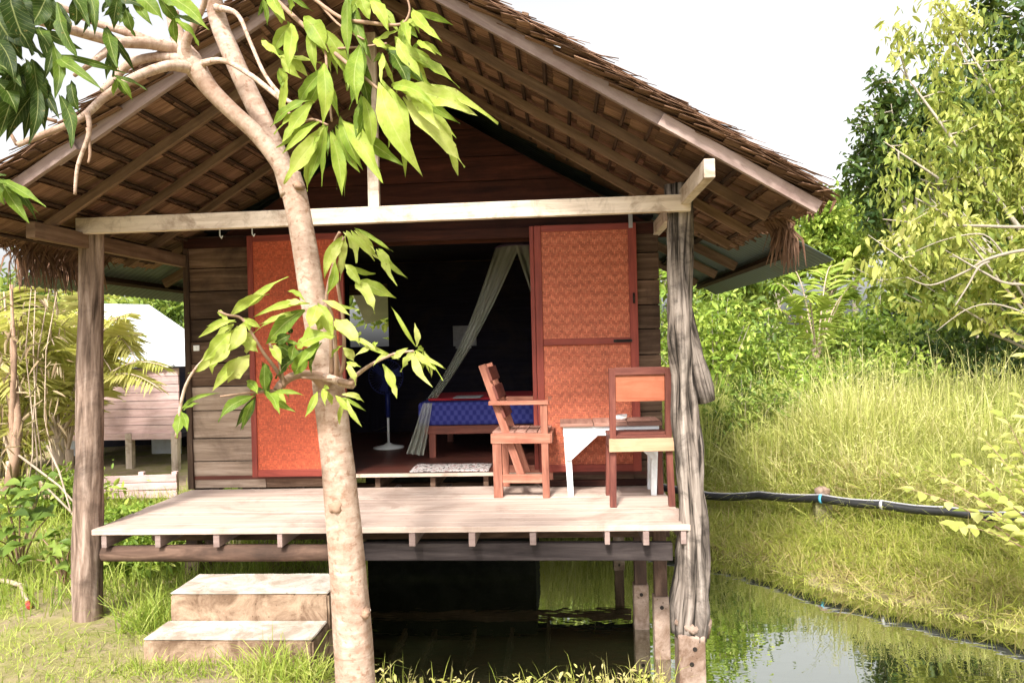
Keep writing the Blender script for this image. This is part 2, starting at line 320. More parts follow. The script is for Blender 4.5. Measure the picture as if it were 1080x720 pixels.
class MB:
    """collects shapes, then links them as one mesh"""
    def __init__(s): s.v = []; s.f = []; s.uv = []; s.r = []; s.sm = []
    def quadset(s, vs, fs, uvs, rnd=None, smooth=False):
        b = len(s.v); s.v += [tuple(x) for x in vs]
        rr = random.random() if rnd is None else rnd
        for f, u in zip(fs, uvs):
            s.f.append([b + i for i in f]); s.uv.append(u); s.r.append(rr); s.sm.append(smooth)
    def obox(s, c, ax, half, rnd=None, taper=1.0):
        """box: centre, three unit axes, half sizes; u runs along the longest axis"""
        c = Vector(c); L = max(range(3), key=lambda i: half[i]); off = random.random() * 20; off2 = random.random() * 20
        vs = []
        for i in range(8):
            sg = [1 if i >> k & 1 else -1 for k in range(3)]
            tp = taper if sg[L] > 0 else 1
            p = c.copy()
            for k in range(3): p += ax[k] * (half[k] * sg[k] * (tp if k != L else 1))
            vs.append(p)
        fs = [(0, 2, 3, 1), (4, 5, 7, 6), (0, 1, 5, 4), (2, 6, 7, 3), (0, 4, 6, 2), (1, 3, 7, 5)]
        uvs = []
        for f in fs:
            nrm = None
            for k in range(3):
                if len({i >> k & 1 for i in f}) == 1: nrm = k
            oth = [k for k in range(3) if k != nrm]
            if L in oth: a = L; b = [k for k in oth if k != L][0]
            else: a, b = oth
            uvs.append([(off + half[a] * (1 if i >> a & 1 else -1), off2 + nrm * 3 + half[b] * (1 if i >> b & 1 else -1)) for i in f])
        s.quadset(vs, fs, uvs, rnd)
    def box(s, lo, hi, rnd=None):
        lo = Vector(lo); hi = Vector(hi)
        s.obox((lo + hi) / 2, (Vector((1, 0, 0)), Vector((0, 1, 0)), Vector((0, 0, 1))), [(hi[i] - lo[i]) / 2 for i in range(3)], rnd)
        return s
    def bar(s, p0, p1, wd, ht, upv=(0, 0, 1), rnd=None, taper=1.0):
        p0 = Vector(p0); p1 = Vector(p1); d = (p1 - p0); ln = d.length; d = d.normalized()
        sd = d.cross(Vector(upv))
        if sd.length < 1e-4: sd = d.cross(Vector((0, 1, 0)))
        sd.normalize(); uu = sd.cross(d)
        s.obox((p0 + p1) / 2, (sd, d, uu), (wd / 2, ln / 2, ht / 2), rnd, taper); return s
    def tube(s, pts, rad, n=8, rough=0, freq=6, seed=0, caps=True, rnd=None, el=None):
        pts = [Vector(p) for p in pts]; N = len(pts)
        if not hasattr(rad, '__len__'): rad = [rad] * N
        rr = random.random() if rnd is None else rnd; b = len(s.v); off = random.random() * 9
        t0 = (pts[1] - pts[0]).normalized(); a = t0.orthogonal().normalized(); acc = 0; ring_u = []
        for i in range(N):
            t = ((pts[min(i + 1, N - 1)] - pts[max(i - 1, 0)])).normalized()
            a = (a - t * a.dot(t)).normalized(); bb = t.cross(a)
            if i: acc += (pts[i] - pts[i - 1]).length
            ring_u.append(acc + off)
            for k in range(n):
                th = 2 * math.pi * k / n; q = rad[i]
                if rough:
                    q *= 1 + rough * mnoise.noise(Vector((math.cos(th) * freq * .25, math.sin(th) * freq * .25, acc * freq * .35 + seed * 7.3))) \
                           + rough * .5 * mnoise.noise(Vector((math.cos(th) * freq, math.sin(th) * freq, acc * freq * .8 + seed * 3.1)))
                s.v.append(tuple(pts[i] + a * (math.cos(th) * q) + bb * (math.sin(th) * q)))
        cir = [2 * math.pi * max(rad) * k / n for k in range(n + 1)]
        for i in range(N - 1):
            for k in range(n):
                k2 = (k + 1) % n
                s.f.append([b + i * n + k, b + i * n + k2, b + (i + 1) * n + k2, b + (i + 1) * n + k])
                s.uv.append([(ring_u[i], cir[k]), (ring_u[i], cir[k + 1]), (ring_u[i + 1], cir[k + 1]), (ring_u[i + 1], cir[k])])
                s.r.append(rr); s.sm.append(True)
        if caps:
            for i, rev in ((0, True), (N - 1, False)):
                idx = [b + i * n + k for k in range(n)]
                if rev: idx.reverse()
                s.f.append(idx); s.uv.append([(off + math.cos(k) * rad[i], math.sin(k) * rad[i]) for k in range(n)]); s.r.append(rr); s.sm.append(False)
        return s
    def prism(s, pts, vec, rnd=None):
        pts = [Vector(p) for p in pts]; vec = Vector(vec); n = len(pts); a = (pts[1] - pts[0]).normalized()
        vs = pts + [p + vec for p in pts]
        fs = [list(range(n))[::-1], list(range(n, 2 * n))] + [[i, (i + 1) % n, n + (i + 1) % n, n + i] for i in range(n)]
        nn = vec.normalized(); bb = nn.cross(a)
        uvs = [[(vs[i].dot(a), vs[i].dot(bb) + vs[i].dot(nn)) for i in f] for f in fs]
        s.quadset(vs, fs, uvs, rnd); return s
    def lathe(s, c, prof, n=20, rnd=None):
        c = Vector(c); vs = []; fs = []; uvs = []
        for (r, z) in prof:
            for k in range(n):
                th = 2 * math.pi * k / n; vs.append(c + Vector((r * math.cos(th), r * math.sin(th), z)))
        for i in range(len(prof) - 1):
            for k in range(n):
                k2 = (k + 1) % n; fs.append((i * n + k, i * n + k2, (i + 1) * n + k2, (i + 1) * n + k)); uvs.append([(k / n, i), ((k + 1) / n, i), ((k + 1) / n, i + 1), (k / n, i + 1)])
        s.quadset(vs, fs, uvs, rnd, True); return s
    def build(s, name, mat, parent=None, bevel=0, local=False):
        org = Vector((0, 0, 0))
        if parent is not None and not local: org = root_of(parent).location
        me = bpy.data.meshes.new(name)
        me.from_pydata([(a - org.x, b - org.y, c - org.z) for a, b, c in s.v], [], s.f)
        ul = me.uv_layers.new(name='UVMap'); ul.data.foreach_set('uv', [x for f in s.uv for p in f for x in p])
        at_ = me.attributes.new('rnd', 'FLOAT', 'FACE'); at_.data.foreach_set('value', s.r)
        me.polygons.foreach_set('use_smooth', s.sm); me.update()
        o = link_mesh(name, me, mat, parent)
        if bevel:
            m = o.modifiers.new('bevel', 'BEVEL'); m.width = bevel; m.segments = 2; m.limit_method = 'ANGLE'; m.angle_limit = R(50)
        return o

def np_mesh(name, verts, quads, rnd, mat, parent=None, smooth=False, local=False):
    """verts (n,3), quads (m,3|4) numpy, rnd (m,)"""
    me = bpy.data.meshes.new(name)
    v = np.asarray(verts, dtype=np.float32).copy()
    if parent is not None and not local:
        o_ = root_of(parent).location; v -= np.array([o_.x, o_.y, o_.z], dtype=np.float32)
    q = np.asarray(quads, dtype=np.int32); k = q.shape[1]
    me.vertices.add(len(v)); me.vertices.foreach_set('co', v.ravel())
    me.loops.add(q.size); me.loops.foreach_set('vertex_index', q.ravel())
    me.polygons.add(len(q)); me.polygons.foreach_set('loop_start', np.arange(0, q.size, k, dtype=np.int32))
    a = me.attributes.new('rnd', 'FLOAT', 'FACE'); a.data.foreach_set('value', np.asarray(rnd, dtype=np.float32))
    if smooth: me.polygons.foreach_set('use_smooth', np.ones(len(q), dtype=bool))
    me.update(calc_edges=True); me.validate()
    return link_mesh(name, me, mat, parent)

def unit(a): return a / (np.linalg.norm(a, axis=1, keepdims=True) + 1e-9)
def leaf_arrays(c, d, nrm, ln, wd):
    """two folded triangles per leaf"""
    d = unit(d); s = unit(np.cross(d, nrm)); n = np.cross(s, d)
    ln = ln[:, None]; wd = wd[:, None]
    m1 = c + d * ln * .28 + n * wd * .16; m2 = c + d * ln * .66 + n * (wd * .14 - ln * .03)
    v = np.stack([c, m1 + s * wd * .44, m2 + s * wd * .40, c + d * ln - n * ln * .10, m2 - s * wd * .40, m1 - s * wd * .44], 1).reshape(-1, 3)
    i = np.arange(len(c))[:, None] * 6
    t = np.concatenate([i + np.array([[0, 1, 2, 3]]), i + np.array([[0, 3, 4, 5]])], 1).reshape(-1, 4)
    return v, t
def leaves(name, c, ln, wd, mat, parent, droop=.4, lvar=.35, rnd=None, local=False, outward=None):
    n = len(c); d = rng.normal(size=(n, 3)); d[:, 2] -= droop
    if outward is not None: d += outward
    nr = rng.normal(size=(n, 3)) * .6; nr[:, 2] += 1
    L = ln * (1 + lvar * rng.normal(size=n)).clip(.4, 1.8)
    v, t = leaf_arrays(c, d, nr, L, L * wd / ln)
    rr = rng.random(n) if rnd is None else np.clip(rnd + rng.normal(size=n) * .16, 0, 1)
    return np_mesh(name, v, t, np.repeat(rr, 2), mat, parent, local=local)
def blades(name, base, h, wd, mat, parent=None, lean=.35, rnd=None, bend=.5):
    """grass blades: three segments, bending over"""
    n = len(base); az = rng.random(n) * 2 * np.pi; dirn = np.stack([np.cos(az), np.sin(az), np.zeros(n)], 1)
    fa = rng.random(n) * np.pi; s = np.stack([np.cos(fa), np.sin(fa), np.zeros(n)], 1)
    ln = (np.abs(rng.normal(size=n)) * lean)[:, None]; h = h[:, None]; wd = np.broadcast_to(np.asarray(wd), (n,))[:, None]
    vs = []
    for t in (0, .4, .75):
        p = base + dirn * (ln * h * (t + bend * t * t)) + np.array([[0, 0, 1]]) * h * t * (1 - .25 * np.minimum(ln, 1.5) * t)
        ww = wd * (1 - t * .6); vs += [p - s * ww * .5, p + s * ww * .5]
    t = 1.0; p = base + dirn * (ln * h * (t + bend)) + np.array([[0, 0, 1]]) * h * (1 - .45 * np.minimum(ln, 1.5)); vs.append(p)
    v = np.stack(vs, 1).reshape(-1, 3); i = np.arange(n)[:, None] * 7
    tr = np.concatenate([i + np.array([[a]]) for a in ([0, 1, 3], [0, 3, 2], [2, 3, 5], [2, 5, 4], [4, 5, 6])], 1) if False else \
        np.concatenate([i + np.array([a]) for a in ([0, 1, 3], [0, 3, 2], [2, 3, 5], [2, 5, 4], [4, 5, 6])], 1).reshape(-1, 3)
    rr = rng.random(n) if rnd is None else rnd
    return np_mesh(name, v, tr, np.repeat(rr, 5), mat, parent)

# ------------------------------------------------------------------ ground and water
WZ = -.45
POND = [(-1.15, 4.42), (-.3, 4.3), (.55, 4.3), (1.5, 4.0), (4, 3.3), (9, 2.6), (11, 3.4), (7, 4.2), (4.6, 4.85), (3.4, 5.45), (2.4, 6.35), (1.7, 7.15),
        (1.1, 9.0), (-.3, 9.7), (-1.9, 9.3), (-2.3, 8), (-1.95, 6), (-1.5, 5)]
PA = np.array(POND)
def pond_sd(x, y):
    """signed distance to the shoreline, negative inside"""
    x = np.asarray(x, float); y = np.asarray(y, float); d = np.full(x.shape, 1e9); ins = np.zeros(x.shape, bool)
    for i in range(len(PA)):
        ax, ay = PA[i]; bx, by = PA[(i + 1) % len(PA)]; ex, ey = bx - ax, by - ay
        t = np.clip(((x - ax) * ex + (y - ay) * ey) / (ex * ex + ey * ey), 0, 1)
        d = np.minimum(d, np.hypot(x - ax - t * ex, y - ay - t * ey))
        c = (ay > y) != (by > y)
        with np.errstate(divide='ignore', invalid='ignore'): ins ^= c & (x < ex * (y - ay) / (ey if ey else 1e-9) + ax)
    return np.where(ins, -d, d)
def gz(x, y):
    x = np.asarray(x, float); y = np.asarray(y, float); d = pond_sd(x, y)
    d = d + .10 * np.sin(x * 3.1 + 1.3 * np.sin(y * 2.3)) * np.cos(y * 2.7 + .8)
    land = .02 + .03 * np.sin(x * .9 + 1) * np.cos(y * 1.1) + .012 * np.sin(x * 4.3 + y * 2.1) + .01 * np.sin(y * 6.1 - x * 3.3)
    land = land + np.clip((y - 12) * .012, 0, .8)
    far = np.clip((x - .2) / .8, 0, 1) * (y > 4.6)
    out = np.minimum(land, WZ + .03 + d * .62 * (1 - far) + far * (np.minimum(d, .8) * .12 + np.maximum(d - .8, 0) * .6))
    return np.where(d < 0, np.maximum(WZ + d * .7, WZ - .8), out)
U = np.linspace(-4.2, 4.2, 320); gx = .2 + 5 * np.sinh(U); gy = 6 + 5 * np.sinh(U)
GX, GY = np.meshgrid(gx, gy); GZ = gz(GX, GY); n = len(U)
idx = (np.arange(n - 1)[:, None] * n + np.arange(n - 1)[None, :]).ravel()
g = np_mesh('ground', np.stack([GX, GY, GZ], -1).reshape(-1, 3), np.stack([idx, idx + 1, idx + n + 1, idx + n], 1), np.zeros(len(idx)), M['ground'], smooth=True)
tag(g, 'mossy earth bank with worn dirt patches', kind='structure')
xs = np.linspace(-4, 13, 18); ys = np.linspace(1.5, 11, 12); WX, WY = np.meshgrid(xs, ys); nx = len(xs)
idx = (np.arange(len(ys) - 1)[:, None] * nx + np.arange(nx - 1)[None, :]).ravel()
wt = np_mesh('pond_water', np.stack([WX, WY, np.full_like(WX, WZ)], -1).reshape(-1, 3), np.stack([idx, idx + 1, idx + nx + 1, idx + nx], 1), np.zeros(len(idx)), M['water'], smooth=True)
tag(wt, 'still dark pond water reflecting trees and sky', kind='structure')

# ------------------------------------------------------------------ the bungalow
DZ = .60; FY = 4.57; WY_ = 5.74; XL, XR = -2.97, .745; FLZ = .706
XRI, ZRI, SL = -1.0, 3.76, math.atan(.616); CS, SN = math.cos(SL), math.sin(SL)
hut = thing('bungalow', 'thatched wooden stilt bungalow with open porch and red sliding doors over the pond', 'bungalow', (-1.1, FY, 0))
def rp(sd, t, y, h=0): return Vector((XRI + sd * (t * CS + h * SN), y, ZRI - t * SN + h * CS))

# posts
def post(pts, name, mat, rough, seed, n=22):
    P = []; rad = []
    pw = [at(x, y, Y) for x, y, Y, _ in pts]
    for i in range(len(pts) - 1):
        for k in range(6):
            f = k / 6; P.append(pw[i].lerp(pw[i + 1], f)); rad.append((pts[i][3] * (1 - f) + pts[i + 1][3] * f) * .5 * mpp(P[-1]))
    P.append(pw[-1]); rad.append(pts[-1][3] * .5 * mpp(pw[-1]))
    m = MB(); m.tube(P, rad, n, rough, 5, seed); return m
post([(97, 236, FY, 25), (96, 330, FY, 24), (95, 420, FY, 26), (94, 500, FY, 28), (93, 580, FY, 29), (93, 640, FY, 30), (93, 690, FY, 30)], 'log_post', 'post', .16, 1).build('log_post', M['post'], hut)
rp_post = post([(716, 195, FY, 24), (716, 260, FY, 24), (717, 320, FY, 25), (719, 370, FY, 25), (721, 395, FY, 21), (723, 440, FY, 24), (726, 500, FY, 28), (730, 560, FY, 28), (731, 610, FY, 30), (730, 640, FY, 33), (728, 670, FY, 31)], 'log_post', 'drift', .62, 2, 44).build('log_post', M['drift'], hut)
m = MB(); m.tube([at(719, 318, FY + .04), at(724, 345, FY + .04), at(730, 370, FY + .04), at(736, 395, FY + .04), at(740, 412, FY + .04), at(743, 424, FY + .04)], [.045, .055, .062, .066, .068, .062], 28, .5, 7, 5)
m.build('root_flare', M['drift'], rp_post)
m = MB(); pb = at(726, 665, FY); m.box((pb.x - .075, FY - .10, -1.2), (pb.x + .085, FY + .08, pb.z + .005)); ft = m.build('concrete_footing', M['footing'], rp_post, .012)
for dx, dz in ((.02, -.07), (0, -.16)): m = MB(); m.tube([(pb.x + dx, FY - .103, pb.z + dz), (pb.x + dx, FY - .095, pb.z + dz)], .014, 10); m.build('bolt_hole', M['hole'], rp_post)
m = MB(); m.tube([at(712, 655, FY - .03), at(730, 663, FY - .08), at(747, 655, FY - .02), at(745, 672, FY - .02)], [.015, .03, .03, .015], 8, .5, 8, 4); m.build('broken_collar', M['footing'], rp_post)

# stilts with concrete stubs
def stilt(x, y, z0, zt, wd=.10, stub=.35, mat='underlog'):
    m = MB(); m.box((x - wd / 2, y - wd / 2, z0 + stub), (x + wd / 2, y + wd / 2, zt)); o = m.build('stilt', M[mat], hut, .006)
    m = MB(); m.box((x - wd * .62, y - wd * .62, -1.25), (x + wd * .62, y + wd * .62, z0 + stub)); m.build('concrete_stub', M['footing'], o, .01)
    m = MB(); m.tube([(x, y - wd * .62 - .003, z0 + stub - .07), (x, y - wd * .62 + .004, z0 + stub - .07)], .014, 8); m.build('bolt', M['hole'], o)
p = at(697, 640, 5.1); stilt(p.x, 5.1, -.45, .42, .085, .42)
p = at(676, 640, 5.62); stilt(p.x, 5.62, -.45, .42, .09, .33); 
p = at(206, 600, 5.5); stilt(p.x, 5.5, 0, .42, .09, .13)
for x, y in ((-2.85, 8.3), (.6, 8.3), (-2.85, 5.8)): stilt(x, y, -.45, .42, .1, .4)

# deck
m = MB(); y = FY - .09; k = 0
while y < WY_ - .02:
    wd = random.uniform(.10, .135); wd = min(wd, WY_ - y)
    z = DZ + random.uniform(-.0015, .001)
    m.box((XL + random.uniform(-.015, .01), y, z - .035), (XR + random.uniform(-.01, .015), y + wd - .0025, z)); y += wd
m.build('deck_boards', M['deck'], hut, .003)
for jx in (-2.9, -2.55, -2.17, -1.76, -1.35, -.93, -.56, -.19, .26, .49, .715):
    wv = random.uniform(.03, .042)
    m = MB(); m.box((jx - wv / 2, FY - .075 - random.random() * .03, DZ - .118), (jx + wv / 2, WY_ + .3, DZ - .038)); m.build('joist', M['barge'], hut, .003)
m = MB(); pts = [at(108, 576, FY), at(220, 577, FY), at(350, 577, FY), at(352, 577, FY)]
L0 = Vector((XL + .02, FY + .0, DZ - .175)); 
m.tube([L0, L0.lerp(Vector((-1.3, FY, DZ - .178)), .33), L0.lerp(Vector((-1.3, FY, DZ - .178)), .66), Vector((-1.3, FY, DZ - .178))], [.052, .055, .053, .05], 14, .12, 5, 3); m.build('front_log', M['underlog'], hut)
m = MB(); m.bar((-1.5, FY + .06, DZ - .185), (.66, FY + .02, DZ - .185), .055, .11); m.build('front_beam', M['darkbeam'], hut, .006)
for yy in (5.1, 6.6, 8.2):
    m = MB(); m.bar((XL + .05, yy, DZ - .18), (XR - .03, yy, DZ - .18), .06, .10); m.build('cross_beam', M['underlog'], hut, .006)

# floor of the room, sill, walls
BY = 8.45
m = MB(); y = WY_
while y < BY: m.box((XL, y, FLZ - .03), (XR + .02, y + .147, FLZ)); y += .15
m.build('room_floor', M['floor'], hut)
m = MB(); m.box((-1.75, WY_ - .035, FLZ - .022), (-.1, WY_ - .002, FLZ + .002)); m.build('door_sill', M['beam'], hut, .003)
for jx in (-1.46, -1.02, -.6, -.2, -1.8):
    m = MB(); m.box((jx - .02, WY_ + .02, DZ - .035), (jx + .02, BY, FLZ - .032)); m.build('floor_joist', M['siding'], hut, .003)
def siding(x0, x1, z0, z1, y0, th, mat, name, hgt=.17, par=hut, gap=.007):
    m = MB(); z = z0
    while z < z1 - .02:
        hh = min(hgt * random.uniform(.85, 1.15), z1 - z); ins = random.uniform(-.004, .004)
        m.obox(((x0 + x1) / 2, y0 + th / 2 + ins, z + hh / 2), (Vector((1, 0, 0)), Vector((0, 1, random.uniform(.02, .07))).normalized(), Vector((0, random.uniform(-.07, -.02), 1)).normalized()), ((x1 - x0) / 2, th / 2, (hh - gap) / 2)); z += hh
    return m.build(name, M[mat], par, .003)
WT = 2.62
siding(XL - .01, -2.36, DZ + .005, 1.42, WY_, .024, 'greyboard', 'front_wall', .205)  # lower boards in a paler, greyer wood than the boards above
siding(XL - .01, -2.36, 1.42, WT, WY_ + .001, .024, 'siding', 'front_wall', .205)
siding(.55, .775, DZ + .005, WT, WY_, .024, 'siding', 'front_wall', .205)
siding(-2.36, -1.75, DZ + .005, WT, WY_ + .012, .02, 'siding', 'front_wall', .205)
siding(-.1, .55, DZ + .005, WT, WY_ + .012, .02, 'siding', 'front_wall', .205)
m = MB(); m.box((XL - .015, WY_ - .02, DZ + .003), (XL + .03, WY_ + .06, WT)); m.build('corner_post', M['siding'], hut, .003)
# gable boards above the door head, following the slope
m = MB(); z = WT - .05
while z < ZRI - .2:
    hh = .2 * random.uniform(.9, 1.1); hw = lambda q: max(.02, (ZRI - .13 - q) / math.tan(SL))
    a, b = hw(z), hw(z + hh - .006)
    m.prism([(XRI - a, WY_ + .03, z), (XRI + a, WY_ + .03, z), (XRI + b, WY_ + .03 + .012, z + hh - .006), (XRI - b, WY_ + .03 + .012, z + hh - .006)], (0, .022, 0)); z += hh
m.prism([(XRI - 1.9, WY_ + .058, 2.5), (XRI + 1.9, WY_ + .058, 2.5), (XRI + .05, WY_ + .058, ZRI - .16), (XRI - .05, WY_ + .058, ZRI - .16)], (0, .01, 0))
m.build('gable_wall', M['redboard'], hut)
m = MB(); m.box((XL, WY_ - .03, WT - .10), (XR + .03, WY_ - .002, WT - .02)); m.build('door_track', M['redboard'], hut, .004)
def sidewall(x, name):
    m = MB(); z = DZ - .1
    while z < 2.55: m.box((x, WY_ + .05, z), (x + .022, BY, z + .172)); z += .176
    m.build(name, M['siding'], hut)
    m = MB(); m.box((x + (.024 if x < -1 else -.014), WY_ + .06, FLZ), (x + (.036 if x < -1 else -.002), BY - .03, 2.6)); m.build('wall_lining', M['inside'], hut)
sidewall(XL, 'side_wall'); sidewall(.75, 'side_wall')
# back wall with a window opening
wa, wb = at(369, 366, BY), at(409, 299, BY)
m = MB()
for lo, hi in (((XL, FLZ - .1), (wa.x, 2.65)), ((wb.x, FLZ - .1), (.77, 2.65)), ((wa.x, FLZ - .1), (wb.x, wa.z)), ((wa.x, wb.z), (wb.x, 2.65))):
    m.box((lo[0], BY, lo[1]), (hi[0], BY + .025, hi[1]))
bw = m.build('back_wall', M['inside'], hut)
m = MB(); e = .03
m.box((wa.x - e, BY - .02, wa.z - e), (wa.x, BY + .03, wb.z + e)); m.box((wb.x, BY - .02, wa.z - e), (wb.x + e, BY + .03, wb.z + e))
m.box((wa.x, BY - .02, wa.z - e), (wb.x, BY + .03, wa.z)); m.box((wa.x, BY - .02, wb.z), (wb.x, BY + .03, wb.z + e))
wf = m.build('window', M['inside'], hut)
m = MB(); m.prism([(wa.x - .02, BY + .06, wb.z + .02), (wb.x + .02, BY + .06, wb.z + .02), (wb.x + .02, BY + .8, wa.z + .42), (wa.x - .02, BY + .8, wa.z + .28)], (0, .02, .01)); m.build('shutter', M['shutter'], wf)
# ceiling over the room (dark), keeps the room closed under the tin
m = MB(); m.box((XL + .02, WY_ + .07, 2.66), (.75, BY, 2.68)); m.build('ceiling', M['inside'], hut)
m = MB(); m.prism([(XL, BY + .03, 2.3), (.77, BY + .03, 2.3), (.77, BY + .03, 2.5), (XRI, BY + .03, ZRI - .05), (XL, BY + .03, 2.5)], (0, .02, 0)); m.build('back_gable', M['siding'], hut)
# concrete washroom base below the floor
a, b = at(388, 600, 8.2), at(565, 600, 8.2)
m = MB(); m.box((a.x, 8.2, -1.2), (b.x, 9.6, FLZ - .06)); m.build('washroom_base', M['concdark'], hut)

# sliding doors
def door(x0, x1, z0, z1, y, right):
    fr = .055 if right else .045; m = MB(); t = .035
    m.box((x0, y, z0), (x0 + fr, y + t, z1)); m.box((x1 - fr * (1.15 if right else 1), y, z0), (x1, y + t, z1))
    m.box((x0 + fr, y + .002, z0), (x1 - fr, y + t - .002, z0 + .055)); m.box((x0 + fr, y + .002, z1 - .05), (x1 - fr, y + t - .002, z1))
    d = m.build('sliding_door', M['doorframe'], hut, .004)
    zm = at(620, 360, y).z
    def panel(a, b, mat):
        m = MB(); m.box((x0 + fr - .004, y + .012, a), (x1 - fr + .004, y + .02, b)); return m.build('woven_panel' if right else 'door_panel', M[mat], d)
    if right:
        m = MB(); m.box((x0 + fr, y - .004, zm - .025), (x1 - fr * 1.15, y + t - .003, zm + .025)); m.build('mid_rail', M['doorframe'], d, .004)
        panel(z0 + .05, zm - .02, 'weave'); panel(zm + .02, z1 - .045, 'weave')
        m = MB(); m.box((x1 - .19, y - .016, zm - .012), (x1 - .05, y - .005, zm + .01)); m.tube([(x1 - .03, y - .012, zm + .28), (x1 - .03, y - .012, zm + .36)], .008, 6); m.tube([(x1 - .17, y - .02, zm), (x1 - .07, y - .02, zm)], .007, 6)
        m.build('latch', M['iron'], d)
        m = MB(); m.box((x0 - .035, y + .014, z0 + .02), (x0 - .003, y + .05, z1)); m.build('jamb', M['doorframe'], d, .003)
        m = MB(); m.box((x1 - .055, y - .006, z1 - .04), (x1 - .025, y + .0, z1 + .07)); m.build('hanger', M['metal'], d)
    else: panel(z0 + .045, z1 - .04, 'redweave')
    return d
DY = WY_ - .075
dl, dr = at(266, 503, DY), at(367, 501, DY); door(dl.x, dr.x, dl.z, 2.60, DY, False)
dl, dr = at(569, 498, DY), at(677, 498, DY); door(dl.x + .0, dr.x, dl.z, 2.60, DY, True)
m = MB(); p = at(690, 500, DY - .02); m.box((-.15, DY - .01, FLZ - .10), (p.x, DY + .03, FLZ - .055)); m.build('door_rail', M['redboard'], hut, .004)
# light switch
p = at(207, 367, WY_ - .012); m = MB(); m.box((p.x - .024, WY_ - .014, p.z - .022), (p.x + .024, WY_ - .001, p.z + .022)); sw = m.build('light_switch', M['plastwhite'], hut, .003)
m = MB(); m.box((p.x - .008, WY_ - .019, p.z - .013), (p.x + .008, WY_ - .0145, p.z + .013)); m.build('rocker', M['plastwhite'], sw, .001)
for px_, py_ in ((232, 250), (266, 248)):
    p = at(px_, py_, FY + .75); m = MB(); m.tube([p + Vector((0, 0, .07)), p + Vector((0, 0, .01)), p + Vector((.012, 0, -.01)), p + Vector((.02, 0, .01))], .005, 6); m.build('hook', M['plastwhite'], hut)

# tie beam, king post, eave plates, ridge
a, b = at(82, 239, FY - .10), at(728, 214, FY - .10)
m = MB(); m.bar(a, b, .05, .10); m.build('tie_beam', M['beam'], hut, .005)
a = at(395, 232, FY - .03); m = MB(); m.box((a.x - .035, FY - .045, a.z + .03), (a.x + .035, FY - .005, ZRI - .1)); m.build('king_post', M['beam'], hut, .004)
for sd, xx in ((1, .765), (-1, -2.985)):
    zc = ZRI - abs(xx - XRI) * math.tan(SL) - .115
    m = MB(); m.bar((xx, 3.73 if sd > 0 else 4.02, zc), (xx, 6.4, zc), .055, .095); m.build('eave_plate', M['beam'] if sd > 0 else M['rafter'], hut, .004)
m = MB(); m.bar((XRI, 3.8, ZRI + .01), (XRI, BY, ZRI + .01), .05, .1); m.build('ridge_beam', M['rafter'], hut, .004)
TL = 2.70
for sd in (1, -1):
    for y in (4.24, 4.76, 5.34):
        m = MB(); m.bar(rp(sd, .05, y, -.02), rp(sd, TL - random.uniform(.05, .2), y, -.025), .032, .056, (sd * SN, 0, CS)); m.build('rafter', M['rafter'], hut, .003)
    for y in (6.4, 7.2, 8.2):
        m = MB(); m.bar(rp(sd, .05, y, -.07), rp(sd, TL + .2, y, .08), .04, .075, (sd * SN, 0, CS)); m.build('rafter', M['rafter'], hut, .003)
    # barge board in two lengths
    m = MB(); m.bar(rp(sd, -.02, 3.80, .016), rp(sd, 1.95, 3.80, .016), .03, .07, (sd * SN, 0, CS)); m.bar(rp(sd, 1.80, 3.765, .004), rp(sd, TL, 3.765, .004), .03, .064, (sd * SN, 0, CS)); m.build('barge_board', M['barge'], hut, .003)
    t = .12
    while t < TL:
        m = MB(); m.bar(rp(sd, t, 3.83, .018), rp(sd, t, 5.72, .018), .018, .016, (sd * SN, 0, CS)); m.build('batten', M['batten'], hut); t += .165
# thatch: courses of overlapping leaf shingles
def thatch(sd):
    m = MB(); t = .0
    while t < TL + .02:                                   # folded leaf panels seen from below
        y = 3.77 + random.uniform(-.03, .02)
        while y < 5.86:
            wd = random.uniform(.09, .17); ln = min(.34 * random.uniform(.9, 1.1), TL + .01 - t)
            if ln > .1:
                h0 = .032 + random.uniform(0, .005); h1 = h0 + .03 + random.uniform(-.008, .012); k = random.uniform(-.01, .01)
                m.bar(rp(sd, t, y + wd / 2, h0), rp(sd, t + ln, y + wd / 2 + k, h1), wd * 1.03, .005, (sd * SN, random.uniform(-.06, .06), CS))
            y += wd
        t += .165
    t = .0
    while t < TL + .04:                                   # ragged leaf tips of the upper courses
        y = 3.68
        while y < 5.84:
            wd = random.uniform(.02, .075); ln = .30 * random.uniform(.6, 1.25); ln = min(ln, TL + .01 + random.uniform(-.03, .05) - t)
            if ln > .05:
                h0 = .046 + random.uniform(0, .012); h1 = h0 + .030 + random.uniform(-.012, .022); sk_ = random.uniform(-.03, .03); mid = rp(sd, t + ln * .6, y + wd / 2 + sk_ * .4, (h0 + h1) / 2 + .008)
                ax = (sd * SN, random.uniform(-.25, .25), CS); r_ = random.random()
                m.bar(rp(sd, t, y + wd / 2, h0), mid, wd * 1.1, .004, ax, r_); m.bar(mid, rp(sd, t + ln, y + wd / 2 + sk_, h1 - random.random() * .015), wd * 1.1, .004, ax, r_, random.uniform(.25, .9))
            y += wd * random.uniform(.75, 1.05)
        t += .085
    # loose strands on top, over the verge and along the eave
    for i in range(1100):
        tt = random.uniform(0, TL - .25); y = random.choice([3.68 + random.random() * .08, random.uniform(3.7, 5.8)]); h = .075 + random.random() * .02
        a = rp(sd, tt, y, h); ln = random.uniform(.10, .3)
        b = rp(sd, tt + ln, y + random.uniform(-.08, .05), h + random.uniform(-.02, .03)); m.bar(a, b, random.uniform(.006, .022), .003, (sd * SN, 0, CS), taper=.4)
    return m.build('thatch', M['thatch'], hut)
